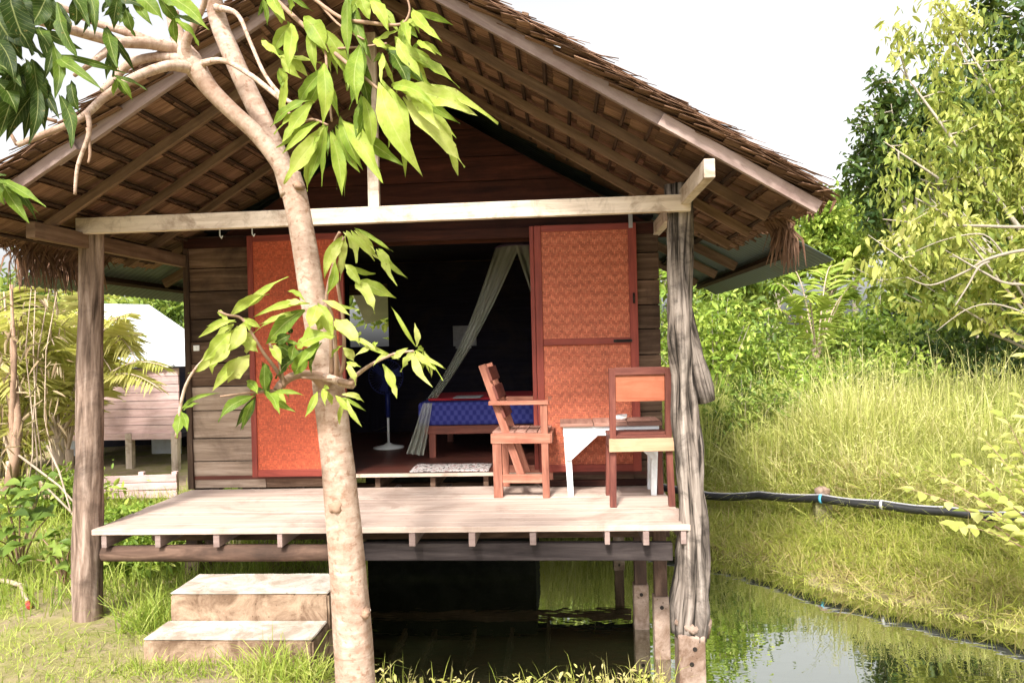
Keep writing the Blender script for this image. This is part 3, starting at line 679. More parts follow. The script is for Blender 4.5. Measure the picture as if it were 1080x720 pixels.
for sd in (1, -1):
    th = thatch(sd)
    m = MB()
    for i in range(150 if sd > 0 else 420):
        y = random.uniform(3.75, 4.7) if random.random() < .35 else (random.uniform(4.45, 4.72) if sd > 0 else random.uniform(4.2, 5.3)); a = rp(sd, TL + random.uniform(-.08, .02), y, .05 + random.random() * .04)
        ln = random.uniform(.08, .27) * (1.15 if y > 4.4 else .35); dx = sd * random.uniform(.0, .10); b = a + Vector((dx, random.uniform(-.1, .06), -ln)); mid = a.lerp(b, .5) + Vector((sd * .04, random.uniform(-.02, .02), .02))
        wv = random.uniform(.004, .018); m.bar(a, mid, wv, .003, (0, 1, .2)); m.bar(mid, b, wv, .003, (0, 1, .2), taper=.3)
    m.build('eave_fringe', M['thatch'], th)
m = MB()
for i in range(160):
    y = 3.7 + i * .0135; sd = 1 if i % 2 else -1; m.bar(rp(sd, -.02, y, .10), rp(sd, .36 + random.random() * .1, y, .11 + random.random() * .02), random.uniform(.05, .12), .01, (sd * SN, 0, CS))
m.build('ridge_cap', M['thatch'], hut)
# a ridge tie poking above the far slope
p = at(551, 20, 4.3); m = MB(); m.bar(p + Vector((-.03, 0, -.12)), p + Vector((.02, 0, .03)), .04, .04); m.build('ridge_peg', M['rafter'], hut, .003)

# corrugated tin behind and below the thatch
def tin(sd):
    m = MB(); y0, y1 = 4.95, 8.6; per = .076; ns = int((y1 - y0) / per * 6); vs = []; fs = []; uvs = []
    e0 = Vector((XRI, 0, ZRI - .02 + .1)); e1 = Vector((XRI + sd * 2.80, 0, 2.20)); d = (e1 - e0); nn = Vector((-d.z, 0, d.x)).normalized() * (1 if sd > 0 else -1)
    for i in range(ns + 1):
        y = y0 + (y1 - y0) * i / ns; h = .009 * math.sin(2 * math.pi * (y - y0) / per)
        for q in (0, .5, 1): 
            p = e0 + d * q + nn * h; vs.append((p.x, y, p.z))
    for i in range(ns):
        for q in range(2): fs.append((i * 3 + q, i * 3 + q + 1, i * 3 + q + 4, i * 3 + q + 3)); uvs.append([(0, 0)] * 4)
    m.quadset(vs, fs, uvs, .5, True); o = m.build('tin_sheet', M['tin'], hut)
    so = o.modifiers.new('solid', 'SOLIDIFY'); so.thickness = .002
    for q in (.62, .78, .93):
        pp = e0 + d * q - nn * .035; m = MB(); m.bar((pp.x, y0 + .05, pp.z), (pp.x, y1 - .05, pp.z), .04, .045, nn); m.build('purlin', M['batten'], hut)
tin(1); tin(-1)

# ------------------------------------------------------------------ steps
def rough_up(o, amp, damp=1.0):
    """cuts a slab finely, rounds its corners and wears its faces unevenly"""
    import bmesh
    bm = bmesh.new(); bm.from_mesh(o.data)
    bmesh.ops.remove_doubles(bm, verts=bm.verts, dist=1e-5)
    bmesh.ops.bevel(bm, geom=list(bm.edges), offset=.004 if damp < 1 else .012, segments=2, affect='EDGES')
    for _ in range(4):
        ed = [e for e in bm.edges if e.calc_length() > .045]
        if ed: bmesh.ops.subdivide_edges(bm, edges=ed, cuts=1, use_grid_fill=True)
    bm.normal_update()
    for v in bm.verts:
        n_ = mnoise.noise(v.co * 9) + .6 * mnoise.noise(v.co * 27); chip = max(0, mnoise.noise(v.co * 6 + Vector((5, 2, 1))) - .25) * 3
        v.co += v.normal * (amp * n_ * .6 - (amp * chip if len(v.link_faces) != 4 or max(f.normal.angle(v.normal) if f.normal.length else 0 for f in v.link_faces) > .3 else 0)) * damp
    bm.to_mesh(o.data); bm.free(); o.data.polygons.foreach_set('use_smooth', [False] * len(o.data.polygons))
    return o
st = thing('concrete_steps', 'two pale concrete steps leading up to the porch beside the leaning tree', 'steps', (-1.83, 4.2, 0))
m = MB(); m.box((-2.32, 4.2, -.1), (-1.37, 4.56, .285)); rough_up(m.build('upper_step', M['concrete'], st), .007)
m = MB(); m.box((-2.33, 3.93, -.1), (-1.375, 4.198, .125)); rough_up(m.build('lower_step', M['concrete'], st), .007)
m = MB(); m.box((-2.318, 4.203, .286), (-1.373, 4.558, .296)); rough_up(m.build('upper_tread', M['conclean'], st), .0045, .75)
m = MB(); m.box((-2.328, 3.932, .126), (-1.378, 4.196, .136)); rough_up(m.build('lower_tread', M['conclean'], st), .0045, .75)

# ------------------------------------------------------------------ porch furniture
def lbuild(m, name, mat, root, bev=.003): return m.build(name, M[mat], root, bev, local=True)
p = atz(551, 524, DZ)
ch = thing('armchair', 'red brown wooden armchair with slanted slatted back, seen from its side', 'armchair', (p.x, p.y + .2, DZ), R(-3))
hy = .205
for sy in (-1, 1):
    lbuild(MB().bar((.185, sy * hy, 0), (.180, sy * hy, .665), .045, .05, (1, 0, 0)), 'front_leg', 'chair', ch)
    lbuild(MB().bar((-.160, sy * hy, 0), (-.163, sy * hy, .40), .045, .065, (1, 0, 0)), 'rear_leg', 'chair', ch)
    lbuild(MB().bar((.015, sy * (hy - .045), .115), (-.265, sy * (hy - .045), .955), .04, .055, (1, 0, 0)), 'back_post', 'chair', ch)
    lbuild(MB().bar((-.215, sy * (hy + .002), .68), (.215, sy * (hy + .002), .68), .065, .028), 'armrest', 'chair', ch)
    lbuild(MB().bar((-.135, sy * hy, .135), (.16, sy * hy, .135), .03, .06), 'stretcher', 'chair', ch)
    lbuild(MB().bar((-.205, sy * (hy + .004), .425), (.225, sy * (hy + .004), .425), .05, .07), 'seat_rail', 'chair', ch)
m = MB()
for i in range(5): m.box((-.20 + i * .083, -hy + .03, .455), (-.122 + i * .083, hy - .03, .472))
lbuild(m, 'seat', 'tabletop', ch)
lbuild(MB().bar((.222, -hy - .02, .425), (.222, hy + .02, .425), .028, .07), 'front_rail', 'chair', ch)
for t in (.60, .76, .92):
    c = Vector((.015, 0, .115)).lerp(Vector((-.265, 0, .955)), t); d = (Vector((-.28, 0, .84))).normalized()
    m = MB(); m.obox(c + Vector((.032, 0, .0)), (Vector((0, 1, 0)), d, Vector((d.z, 0, -d.x))), (.20, .052, .010)); lbuild(m, 'back_slat', 'chairdark', ch)

pa, pb2 = atz(647, 535, DZ), atz(706, 533, DZ)
c2 = thing('dining_chair', 'dark red wooden chair with orange back panel, its back to the viewer', 'chair', ((pa.x + pb2.x) / 2, (pa.y + pb2.y) / 2 + .2, DZ), R(2))
wx = .185
for sx in (-1, 1):
    lbuild(MB().bar((sx * (wx + .01), -.2, 0), (sx * wx, -.185, .45), .042, .045, (0, 1, 0)).bar((sx * wx, -.185, .45), (sx * wx, -.225, .925), .042, .04, (0, 1, 0)), 'rear_leg', 'chairdark', c2)
    lbuild(MB().bar((sx * (wx - .0), .19, 0), (sx * (wx - .01), .18, .40), .042, .045, (0, 1, 0)), 'front_leg', 'chairdark', c2)
    lbuild(MB().bar((sx * (wx + .0), -.16, .415), (sx * wx, .16, .415), .03, .065), 'side_rail', 'chairdark', c2)
lbuild(MB().bar((-.215, -.225, .415), (.215, -.225, .415), .03, .085), 'seat_rail', 'chairseat', c2)
m = MB()
for i in range(4): m.box((-wx - .02, -.205 + i * .105, .455), (wx + .02, -.105 + i * .105, .475))
lbuild(m, 'seat', 'chairdark', c2)
lbuild(MB().bar((-wx + .02, -.222, .905), (wx - .02, -.222, .905), .035, .05), 'top_rail', 'chairdark', c2)
m = MB(); m.obox((0, -.208, .79), (Vector((1, 0, 0)), Vector((0, 1, .08)).normalized(), Vector((0, -.08, 1)).normalized()), (wx - .022, .009, .088)); lbuild(m, 'back_panel', 'chairpale', c2)

pt = atz(600, 524, DZ); tb = thing('side_table', 'small white painted table with brown board top between the two chairs', 'table', (pt.x + .31, pt.y + .15, DZ), 0)
TW, TD, TH = .34, .15, .52
m = MB()
for i in range(3): m.box((-TW - .02 + i * (2 * TW + .04) / 3, -TD - .02, TH - .018), (-TW - .024 + (i + 1) * (2 * TW + .04) / 3, TD + .02, TH + .006 + i * .002))
lbuild(m, 'top', 'tabletop', tb)
m = MB(); m.box((-TW, -TD, TH - .085), (TW, -TD + .025, TH - .02)); m.box((-TW, TD - .025, TH - .085), (TW, TD, TH - .02)); m.box((-TW, -TD + .026, TH - .084), (-TW + .025, TD - .026, TH - .021)); m.box((TW - .025, -TD + .026, TH - .084), (TW, TD - .026, TH - .021))
lbuild(m, 'apron', 'white', tb)
for sx in (-1, 1):
    for sy in (-1, 1):
        lbuild(MB().bar((sx * (TW - .045), sy * (TD - .045), 0), (sx * (TW - .025), sy * (TD - .045), TH - .02), .04, .035, (0, 1, 0), taper=1.3), 'leg', 'white', tb)
    m = MB(); x = sx * (TW - .006); m.prism([(x, -TD + .004, TH - .086), (x - sx * .24, -TD + .004, TH - .086), (x - sx * .045, -TD + .004, TH - .26), (x - sx * .01, -TD + .004, TH - .26)], (0, .018, 0)); lbuild(m, 'gusset', 'white', tb)
p = at(654, 443, pt.y + .14)
asht = thing('ashtray', 'small clear dish lying on the brown table top', 'dish', (p.x, pt.y + .14, DZ + TH + .009))
lbuild(MB().lathe((0, 0, 0), [(0.001, .002), (.035, .002), (.05, .03), (.054, .03), (.04, 0), (.001, 0)], 18), 'bowl', 'clear', asht, 0)
lbuild(MB().bar((-.02, 0, .034), (.05, .01, .036), .012, .01).bar((.0, -.02, .034), (.03, .03, .034), .01, .01), 'rim_rests', 'paper', asht, 0)

# ------------------------------------------------------------------ inside the room
pl = atz(452, 483, FLZ); bx0 = pl.x - .03; by0 = pl.y
bed = thing('bed', 'low wooden bed with blue patterned mattress inside the dark room', 'bed', (bx0 + .95, by0 + .5, FLZ))
bx1 = .62; zt = at(450, 449, by0).z; zm = at(450, 424, by0).z
m = MB(); m.box((bx0, by0, zt - .075), (bx1, by0 + .03, zt)); m.box((bx0, by0 + 1.1, zt - .075), (bx1, by0 + 1.13, zt)); m.box((bx0, by0 + .031, zt - .074), (bx0 + .03, by0 + 1.099, zt - .002)); m.build('bed_frame', M['bed'], bed, .004)
for x in (bx0 + .035, bx1 - .07):
    for y in (by0 + .01, by0 + 1.06):
        m = MB(); m.box((x, y + .002, FLZ), (x + .06, y + .06, zt - .003)); m.build('leg', M['bed'], bed, .004)
m = MB(); m.box((bx0 - .05, by0 - .03, zt + .002), (bx1, by0 + 1.13, zm)); m.build('mattress', M['mattress'], bed, .03)
bl = thing('red_blanket', 'red cloth spread over the blue mattress', 'blanket', (bx0 + .5, by0 + .5, zm))
m = MB(); m.box((bx0 + .02, by0 + .1, zm + .001), (bx0 + .95, by0 + .9, zm + .022)); m.build('cloth', M['redcloth'], bl, .008)
m = MB(); m.box((bx0 + .25, by0 + .06, zm + .023), (bx0 + .5, by0 + .3, zm + .031)); m.build('folded_edge', M['paper'], bl, .003)
pw = thing('pillow', 'pale pillow at the far end of the blue bed', 'pillow', (bx1 - .5, by0 + .6, zm))
m = MB(); m.lathe((bx1 - .42, by0 + .6, zm + .04), [(.001, -.04), (.16, -.035), (.2, 0), (.16, .035), (.001, .045)], 16); o = m.build('cushion', M['shutter'], pw)
# mosquito net
nb = by0 + .55; apex = at(553, 240, nb)
net = thing('mosquito_net', 'pale hanging mosquito net tied back above the bed', 'mosquito net', (apex.x, nb, apex.z))
cen = at(548, 262, nb); rr_ = 26 * mpp(cen)
m = MB(); m.lathe((cen.x, nb, 0), [(.01, apex.z), (rr_ * .35, apex.z - .06), (rr_ * .98, cen.z + .012)], 24); m.build('crown', M['netcrown'], net)
m = MB(); m.tube([(cen.x + rr_ * math.cos(a), nb + rr_ * math.sin(a), cen.z + .008) for a in [2 * math.pi * i / 24 for i in range(25)]], .006, 6); m.build('hoop', M['netcrown'], net)
m = MB(); m.tube([(apex.x, nb, apex.z - .02), (apex.x, nb, 2.66)], .004, 5); m.build('cord', M['netcrown'], net)
def drape(top, bot, name, folds=7, sag=.12):
    """top: list of points along the hoop; bot: gathered end points"""
    nu, nv = 36, 24; vs = []; fs = []; uvs = []
    for j in range(nv + 1):
        t = j / nv
        for i in range(nu + 1):
            s_ = i / nu; ti = s_ * (len(top) - 1); k = min(int(ti), len(top) - 2); a = top[k].lerp(top[k + 1], ti - k)
            ti = s_ * (len(bot) - 1); k = min(int(ti), len(bot) - 2); b = bot[k].lerp(bot[k + 1], ti - k)
            p = a.lerp(b, t); p = p + Vector((0, 0, -sag * math.sin(math.pi * t) * (1 - .4 * s_)))
            p = p + Vector((.1, -1, 0)).normalized() * (.022 * math.sin(s_ * folds * 6.283) * (.3 + math.sin(math.pi * min(1, t * .8))))
            vs.append(p)
    for j in range(nv):
        for i in range(nu): q = j * (nu + 1) + i; fs.append((q, q + 1, q + nu + 2, q + nu + 1)); uvs.append([(0, 0)] * 4)
    m = MB(); m.quadset(vs, fs, uvs, .5, True); return m.build(name, M['net'], net)
hp = lambda a: Vector((cen.x + rr_ * math.cos(a), nb + rr_ * math.sin(a), cen.z))
drape([hp(R(a)) for a in (180, 205, 230, 255, 275)], [at(450, 421, nb - .35), at(456, 421, nb - .35), at(461, 420, nb - .33)], 'drape', 5, .16)
drape([hp(R(a)) for a in (262, 285, 310, 335, 360)], [at(567, 330, nb - .3), at(573, 330, nb - .3), at(586, 338, nb - .28)], 'drape', 4, .0)
drape([at(446, 425, by0 - .06), at(456, 425, by0 - .06)], [at(428, 478, by0 - .1), at(447, 480, by0 - .08)], 'hem', 3, 0.02)
# standing fan
pf = atz(410, 472, FLZ); fan = thing('standing_fan', 'standing fan with blue cage and white pole inside the doorway', 'fan', (pf.x, pf.y, FLZ))
k = mpp(pf)
lbuild(MB().lathe((0, 0, 0), [(.001, 0), (.15, 0), (.15, .012), (.05, .03), (.02, .05), (.001, .05)], 26), 'base', 'plastwhite', fan, 0)
lbuild(MB().tube([(0, 0, .04), (0, 0, .36)], .012, 10), 'pole', 'plastwhite', fan, 0)
lbuild(MB().tube([(0, 0, .30), (0, 0, .56)], [.022, .024], 12), 'sleeve', 'plastblue', fan, 0)
lbuild(MB().tube([(0, 0, .55), (0, 0, .66)], .013, 10), 'neck', 'plastblue', fan, 0)
lbuild(MB().tube([(0, .10, .70), (0, -.02, .70)], [.035, .05], 14), 'motor', 'plastblue', fan, 0)
m = MB()
for q in range(36):
    a = 2 * math.pi * q / 36; d = Vector((math.cos(a), 0, math.sin(a))); m.tube([Vector((0, -.10, .70)) + d * .03, Vector((0, -.09, .70)) + d * .12, Vector((0, -.05, .70)) + d * .17, Vector((0, 0, .70)) + d * .14], .0018, 4)
m.tube([(0.17 * math.cos(a), -.05, .70 + .17 * math.sin(a)) for a in [2 * math.pi * i / 30 for i in range(31)]], .005, 6)
lbuild(m, 'cage', 'plastblue', fan, 0)
for q in range(3):
    a = 2.1 * q + .4; d = Vector((math.cos(a), 0, math.sin(a))); t = Vector((-math.sin(a), 0, math.cos(a))); c = Vector((0, -.05, .70))
    lbuild(MB().prism([c + d * .02 - t * .015, c + d * .14 - t * .055, c + d * .15 + t * .03, c + d * .03 + t * .02], (0, .004, 0)), 'blade', 'plastblue', fan, 0)
# rug on the sill, notice on the back wall
pr0, pr1 = atz(432, 498, FLZ), atz(515, 498, FLZ)
m = MB()
nx_ = 26
vs = []; fs = []; uvs = []
for j in range(9):
    for i in range(nx_ + 1):
        x = pr0.x + (pr1.x - pr0.x) * i / nx_; y = WY_ + .02 + .36 * j / 8
        vs.append((x, y, FLZ + .012 + .008 * mnoise.noise(Vector((x * 9, y * 9, 1)))))
for j in range(8):
    for i in range(nx_): q = j * (nx_ + 1) + i; fs.append((q, q + 1, q + nx_ + 2, q + nx_ + 1)); uvs.append([(vs[z][0], vs[z][1]) for z in fs[-1]])
m.quadset(vs, fs, uvs, .5, True); o = m.build('floor_mat', M['rug']); tag(o, 'small grey patterned mat lying at the doorway threshold', 'mat'); so = o.modifiers.new('solid', 'SOLIDIFY'); so.thickness = .008
pn0, pn1 = at(478, 365, BY - .02), at(502, 343, BY - .02)
nt_ = thing('wall_notice', 'grey crumpled notice pinned on the back wall behind the net', 'notice', ((pn0.x + pn1.x) / 2, BY - .02, pn0.z))
m = MB(); m.box((pn0.x, BY - .016, pn0.z), (pn1.x, BY - .006, pn1.z)); m.build('sheet', M['paper'], nt_, .003)
m = MB(); m.box((pn0.x + .03, BY - .03, pn0.z - .03), (pn1.x - .06, BY - .017, pn0.z + .1)); m.build('lower_sheet', M['paper'], nt_, .003)

# ------------------------------------------------------------------ pipe on posts along the bank
def pz(px, py_p, py_r):
    """a point of the pipe from where it and its mirror image in the pond are seen"""
    hz = at(px, 360, 5); mid = (py_p + py_r) / 2; gnd = atz(px, mid, WZ); return at(px, py_p, gnd.y)
P = [Vector((.2, 9.6, .05)), pz(748, 523, 600), pz(800, 522, 613), pz(866, 525.5, 636.5), pz(930, 532, 652), pz(1000, 539, 669), pz(1080, 545, 690), pz(1080, 545, 690) + Vector((1.4, -.9, 0))]
PP = []
for i in range(len(P) - 1):
    for k in range(4): PP.append(P[i].lerp(P[i + 1], k / 4) + Vector((0, 0, -.015 * math.sin(math.pi * k / 4))))
PP.append(P[-1])
pipe = thing('water_pipe', 'black hose strung along the pond bank on a short post', 'pipe', tuple(P[3]))
m = MB(); m.tube(PP, .040, 10); m.build('hose', M['pipe'], pipe)
m = MB(); m.tube([q + Vector((0, -.012, .042)) for q in PP], .007, 8); m.build('top_highlight', M['greystrip'], pipe)  # pale strip standing in for the light catching the top of the hose
for q, nm in ((P[3], 'tie'), (P[4], 'tie')):
    dd = (P[4] - P[3]).normalized(); m = MB(); m.tube([q - dd * .012, q + dd * .012], .047, 10); m.build(nm, M['bluetie'] if q is P[3] else M['greystrip'], pipe)
pp = P[3]; po = thing('pipe_post', 'short mossy concrete post holding up the black hose', 'post', (pp.x + .03, pp.y + .07, WZ))
m = MB(); m.box((pp.x - .04, pp.y + .045, WZ - .2), (pp.x + .13, pp.y + .15, pp.z + .01)); m.build('shaft', concrete_mat('mossy post', (.24, .2, .1), (.36, .31, .18), (.1, .1, .04)), po, .01)
m = MB(); m.tube([(pp.x + .045, pp.y + .095, pp.z + .012), (pp.x + .045, pp.y + .095, pp.z + .075), (pp.x + .045, pp.y + .095, pp.z + .10)], [.075, .075, .03], 14); m.build('cap', M['footing'], po)

# ------------------------------------------------------------------ foreground tree
TY = 3.35
ft_ = thing('mango_tree', 'slender pale barked tree leaning left in front of the porch', 'tree', tuple(at(378, 790, TY)))
def limb(pts, name, mat, parent, rough=.08, seed=1, n=14, sub=5, cap=True):
    """pts: (x, y, Y, width) -> smooth tapered limb"""
    W = [at(x, y, Y) for x, y, Y, _ in pts]; P = []; rad = []
    for i in range(len(W) - 1):
        p0 = W[max(i - 1, 0)]; p1 = W[i]; p2 = W[i + 1]; p3 = W[min(i + 2, len(W) - 1)]
        for k in range(sub):
            t = k / sub; q = .5 * ((2 * p1) + (p2 - p0) * t + (2 * p0 - 5 * p1 + 4 * p2 - p3) * t * t + (3 * p1 - p0 - 3 * p2 + p3) * t ** 3)
            P.append(q); rad.append((pts[i][3] * (1 - t) + pts[i + 1][3] * t) * .5 * mpp(q))
    P.append(W[-1]); rad.append(pts[-1][3] * .5 * mpp(W[-1]))
    m = MB(); m.tube(P, rad, n, rough, 6, seed); return m.build(name, M[mat], parent)
trunk = limb([(379, 800, TY, 46), (375, 720, TY, 42), (371, 650, TY, 40), (366, 590, TY, 38), (360, 530, TY, 35), (354, 470, TY, 33), (348, 420, TY, 33), (343, 385, TY, 30), (335, 340, TY, 28), (326, 290, TY, 26), (318, 240, TY, 25), (311, 205, TY, 26), (305, 185, TY, 26)], 'trunk', 'bark', ft_, .09, 3, 24, 6)
limb([(308, 205, TY, 24), (297, 172, TY, 20), (278, 130, TY, 20), (258, 88, TY, 20), (243, 55, TY, 20), (231, 25, TY, 19), (222, -15, TY - .05, 18), (214, -70, TY - .1, 16)], 'limb', 'bark', trunk, .08, 4)
lb = limb([(312, 212, TY - .01, 20), (297, 175, TY - .04, 19), (272, 143, TY - .07, 17), (245, 118, TY - .1, 17), (222, 95, TY - .12, 18), (208, 75, TY - .14, 22), (200, 62, TY - .15, 22), (190, 45, TY - .15, 16), (183, 22, TY - .15, 13), (182, 12, TY - .15, 12)], 'limb', 'bark', trunk, .12, 5)
for i, (pts) in enumerate([
    [(204, 68, 3.2, 16), (196, 48, 3.15, 10), (205, 25, 3.1, 8), (215, 5, 3.05, 6), (218, -20, 3, 5)],
    [(203, 72, 3.2, 14), (176, 70, 3.1, 11), (140, 83, 3.0, 10), (110, 103, 2.95, 9), (85, 125, 2.9, 8), (50, 140, 2.85, 7), (18, 153, 2.8, 6)],
    [(200, 66, 3.2, 13), (172, 60, 3.15, 9), (140, 66, 3.1, 9), (122, 82, 3.1, 8), (108, 96, 3.05, 6)],
    [(190, 52, 3.2, 14), (160, 46, 3.1, 13), (125, 44, 3.0, 12), (95, 37, 2.9, 11), (50, 25, 2.75, 9), (0, 12, 2.6, 8)],
    [(160, 45, 3.1, 10), (130, 33, 3.05, 9), (100, 24, 3.0, 7), (60, 5, 2.9, 6)],
    [(128, 44, 3.0, 10), (108, 58, 2.95, 8), (95, 68, 2.9, 6), (78, 80, 2.9, 4)],
    [(210, 68, 3.2, 8), (235, 64, 3.15, 6), (262, 78, 3.1, 6), (282, 93, 3.05, 6), (296, 105, 3.0, 5)],
    [(228, 8, 3.3, 8), (250, 15, 3.2, 5), (264, 45, 3.1, 4), (280, 80, 3.05, 4), (300, 104, 3.0, 5), (318, 112, 2.9, 3)],
    [(92, 118, 2.9, 6), (94, 140, 2.88, 5), (82, 175, 2.86, 4), (79, 205, 2.85, 3)], [(92, 135, 2.88, 3), (95, 160, 2.88, 3), (93, 172, 2.87, 2)],
    [(60, 128, 2.9, 4), (20, 120, 2.8, 3), (-10, 132, 2.7, 3)], [(18, 153, 2.8, 4), (5, 130, 2.8, 3)],
    [(280, -10, 2.8, 6), (310, 18, 2.75, 5), (340, 45, 2.7, 5), (372, 72, 2.65, 4), (400, 95, 2.6, 3)],
    [(320, -10, 2.7, 4), (358, 18, 2.65, 4), (388, 24, 2.6, 4), (422, 26, 2.6, 3), (432, 12, 2.6, 2), (428, -6, 2.6, 2)],
    [(343, 50, 2.7, 3), (346, 90, 2.65, 2.5), (350, 128, 2.6, 2.5)], [(343, 52, 2.7, 3), (376, 50, 2.65, 2), (408, 46, 2.6, 2)],
    [(330, -5, 2.7, 3), (356, 25, 2.65, 2.5), (384, 42, 2.6, 2)], [(296, 105, 3.0, 4), (312, 128, 2.8, 3), (330, 126, 2.65, 2.5), (346, 132, 2.6, 2)]]):
    limb(pts, 'branch', 'bark' if i < 9 else 'twig', trunk, .15, 10 + i, 9, 5)
# knot, stub and low shoots
limb([(345, 405, TY - .05, 18), (330, 396, TY - .1, 10), (312, 396, TY - .16, 9), (298, 404, TY - .22, 9), (292, 412, TY - .25, 8)], 'branch', 'twig', trunk, .2, 31, 12)
limb([(370, 405, TY - .05, 11), (363, 404, TY - .12, 10), (352, 400, TY - .14, 9), (344, 398, TY - .1, 10)], 'branch', 'bark', trunk, .2, 32, 10)
for i, pts in enumerate([
    [(352, 400, TY - .1, 6), (362, 385, 3.2, 4), (362, 340, 3.15, 3.5), (356, 300, 3.1, 3.5), (352, 262, 3.1, 3.5), (358, 245, 3.05, 3)],
    [(350, 395, TY - .1, 6), (349, 360, 3.2, 4), (344, 320, 3.2, 4), (350, 285, 3.15, 3.5), (362, 250, 3.1, 3)],
    [(355, 402, TY - .1, 7), (355, 380, 3.18, 4), (352, 340, 3.15, 3), (346, 318, 3.1, 2.5)],
    [(370, 400, TY - .1, 5), (392, 384, 3.1, 3.5), (416, 373, 3.05, 3), (436, 370, 3.0, 2.5)],
    [(300, 402, 3.12, 6), (288, 385, 3.05, 4), (278, 372, 3.0, 3.5), (266, 352, 2.95, 3), (255, 336, 2.95, 3), (240, 332, 2.9, 2.5), (231, 328, 2.9, 2)],
    [(292, 412, 3.1, 4), (262, 414, 3.0, 2.5), (232, 418, 2.95, 2)], [(345, 398, TY - .1, 3), (318, 398, 3.1, 2.5), (350, 400, 3.1, 2)],
    [(186, 462, 3.0, 4), (192, 420, 2.98, 3.5), (200, 398, 2.96, 3), (214, 380, 2.94, 2.5), (228, 372, 2.92, 2.5), (250, 362, 2.95, 2)],
    [(300, 408, 3.1, 4), (294, 380, 3.05, 3), (284, 362, 3.0, 2.5)],
    [(358, 402, 3.2, 6), (372, 404, 3.15, 5), (374, 396, 3.12, 4), (368, 388, 3.12, 3)]]):
    limb(pts, 'shoot', 'twig' if i not in (3, 7) else 'bark', trunk, .1, 50 + i, 8, 5)
for k, (px, py, rr) in enumerate([(352, 536, 5), (384, 648, 4), (312, 195, 4)]):
    p = at(px, py, TY - .085 if k < 2 else TY - .07); m = MB(); m.tube([p + Vector((0, .05, 0)), p + Vector((.003, .012, 0)), p + Vector((0, .001, .002)), p + Vector((0, -.004, .003))], [rr * .0058, rr * .0052, rr * .004, rr * .0015], 16, .7, 40, k); m.build('knot', M['twig'], trunk)

def fg_leaf(m, bpx, tpx, wpx, Yb, Yt, tone, ragged=False):
    b = at(bpx[0], bpx[1], Yb); t = at(tpx[0], tpx[1], Yt); d = t - b; ln = d.length; dn = d.normalized()
    view = (CAM - b).normalized(); n0 = (view + Vector((random.uniform(-.5, .5), random.uniform(-.3, .3), random.uniform(-.1, .8)))).normalized()
    s = dn.cross(n0).normalized(); n0 = s.cross(dn); wd = wpx * mpp(b); arch = random.uniform(-.02, .17) * ln; ph = random.random() * 6; N = 9
    prof = [0.05, .36, .66, .86, .95, .93, .78, .52, .24, .01]; wd *= random.uniform(.72, .9); vs = []; fs = []; uvs = []; r = random.random
    for i in range(N + 1):
        q = i / N; p = b + d * q + n0 * (arch * math.sin(math.pi * q)) + Vector((0, 0, -.05 * ln * q * q)); hw = wd * .5 * prof[i]
        if i == 0: tw = random.uniform(-.9, .9); bd = random.uniform(-.09, .09) * ln; s_0, n_0 = s, n0
        an = tw * (q - .3); s = s_0 * math.cos(an) + n_0 * math.sin(an); n0 = n_0 * math.cos(an) - s_0 * math.sin(an); p = p + s_0 * bd * math.sin(math.pi * q)
        wl = 1 + (random.uniform(-.35, .1) if ragged and 3 < i < 9 else random.uniform(-.06, .06)); wr = 1 + (random.uniform(-.35, .1) if ragged and 3 < i < 9 else random.uniform(-.06, .06))
        wav = .13 * wd * math.sin(q * 15 + ph) + .05 * wd * math.sin(q * 31 + 2 * ph)
        for k, ww in ((-1, wl), (-.5, wl), (0, 1), (.5, wr), (1, wr)):
            vs.append(p + s * (hw * k * ww) + n0 * (abs(k) * hw * .32 + (wav if abs(k) == 1 else wav * .3) * math.copysign(1, k if k else 1)))
    for i in range(N):
        for k in range(4): q = i * 5 + k; fs.append((q, q + 1, q + 6, q + 5)); uvs.append([(i / N, k / 4), (i / N, (k + 1) / 4), ((i + 1) / N, (k + 1) / 4), ((i + 1) / N, k / 4)])
    m.quadset(vs, fs, uvs, tone, True)
def leafset(name, items, Y, par):
    m = MB()
    for it in items:
        bp, tp, wd, tone = it[:4]; fg_leaf(m, bp, tp, wd, Y + random.uniform(-.03, .03), Y + random.uniform(-.12, .06), min(1, max(0, tone + random.uniform(-.07, .07))), len(it) > 4)
        for _ in range(random.choice((0, 1, 1, 2)) + (1 if Y < 2.62 else 0)):
            jx, jy = random.uniform(-9, 9), random.uniform(-7, 5); kx, ky = random.uniform(-26, 26), random.uniform(-22, 10); fg_leaf(m, (bp[0] + jx * .4, bp[1] + jy * .4), (tp[0] + kx, tp[1] + ky), wd * random.uniform(.55, .95), Y + .05, Y + random.uniform(0, .15), min(1, max(0, tone + random.uniform(-.3, .05))))
    return m.build(name, M['fgleaf'], par)
def z2(x, y): return (180 + x / 3, y / 3)
def z4(x, y): return (180 + x / 3, 220 + y / 3)
def z1(x, y): return (x / 2, y / 2)
leafset('leaf_cluster', [(z2(485, 400), z2(358, 572), 22, .8), (z2(505, 415), z2(542, 610), 17, .75), (z2(540, 378), z2(670, 566), 24, .8), (z2(495, 410), z2(478, 582), 8, .6), (z2(450, 318), z2(352, 445), 19, .78), (z2(470, 385), z2(350, 480), 12, .8), (z2(520, 400), z2(600, 540), 14, .62), (z2(490, 395), z2(455, 510), 12, .68), (z2(485, 200), z2(480, 388), 20, .72)], 2.6, trunk)
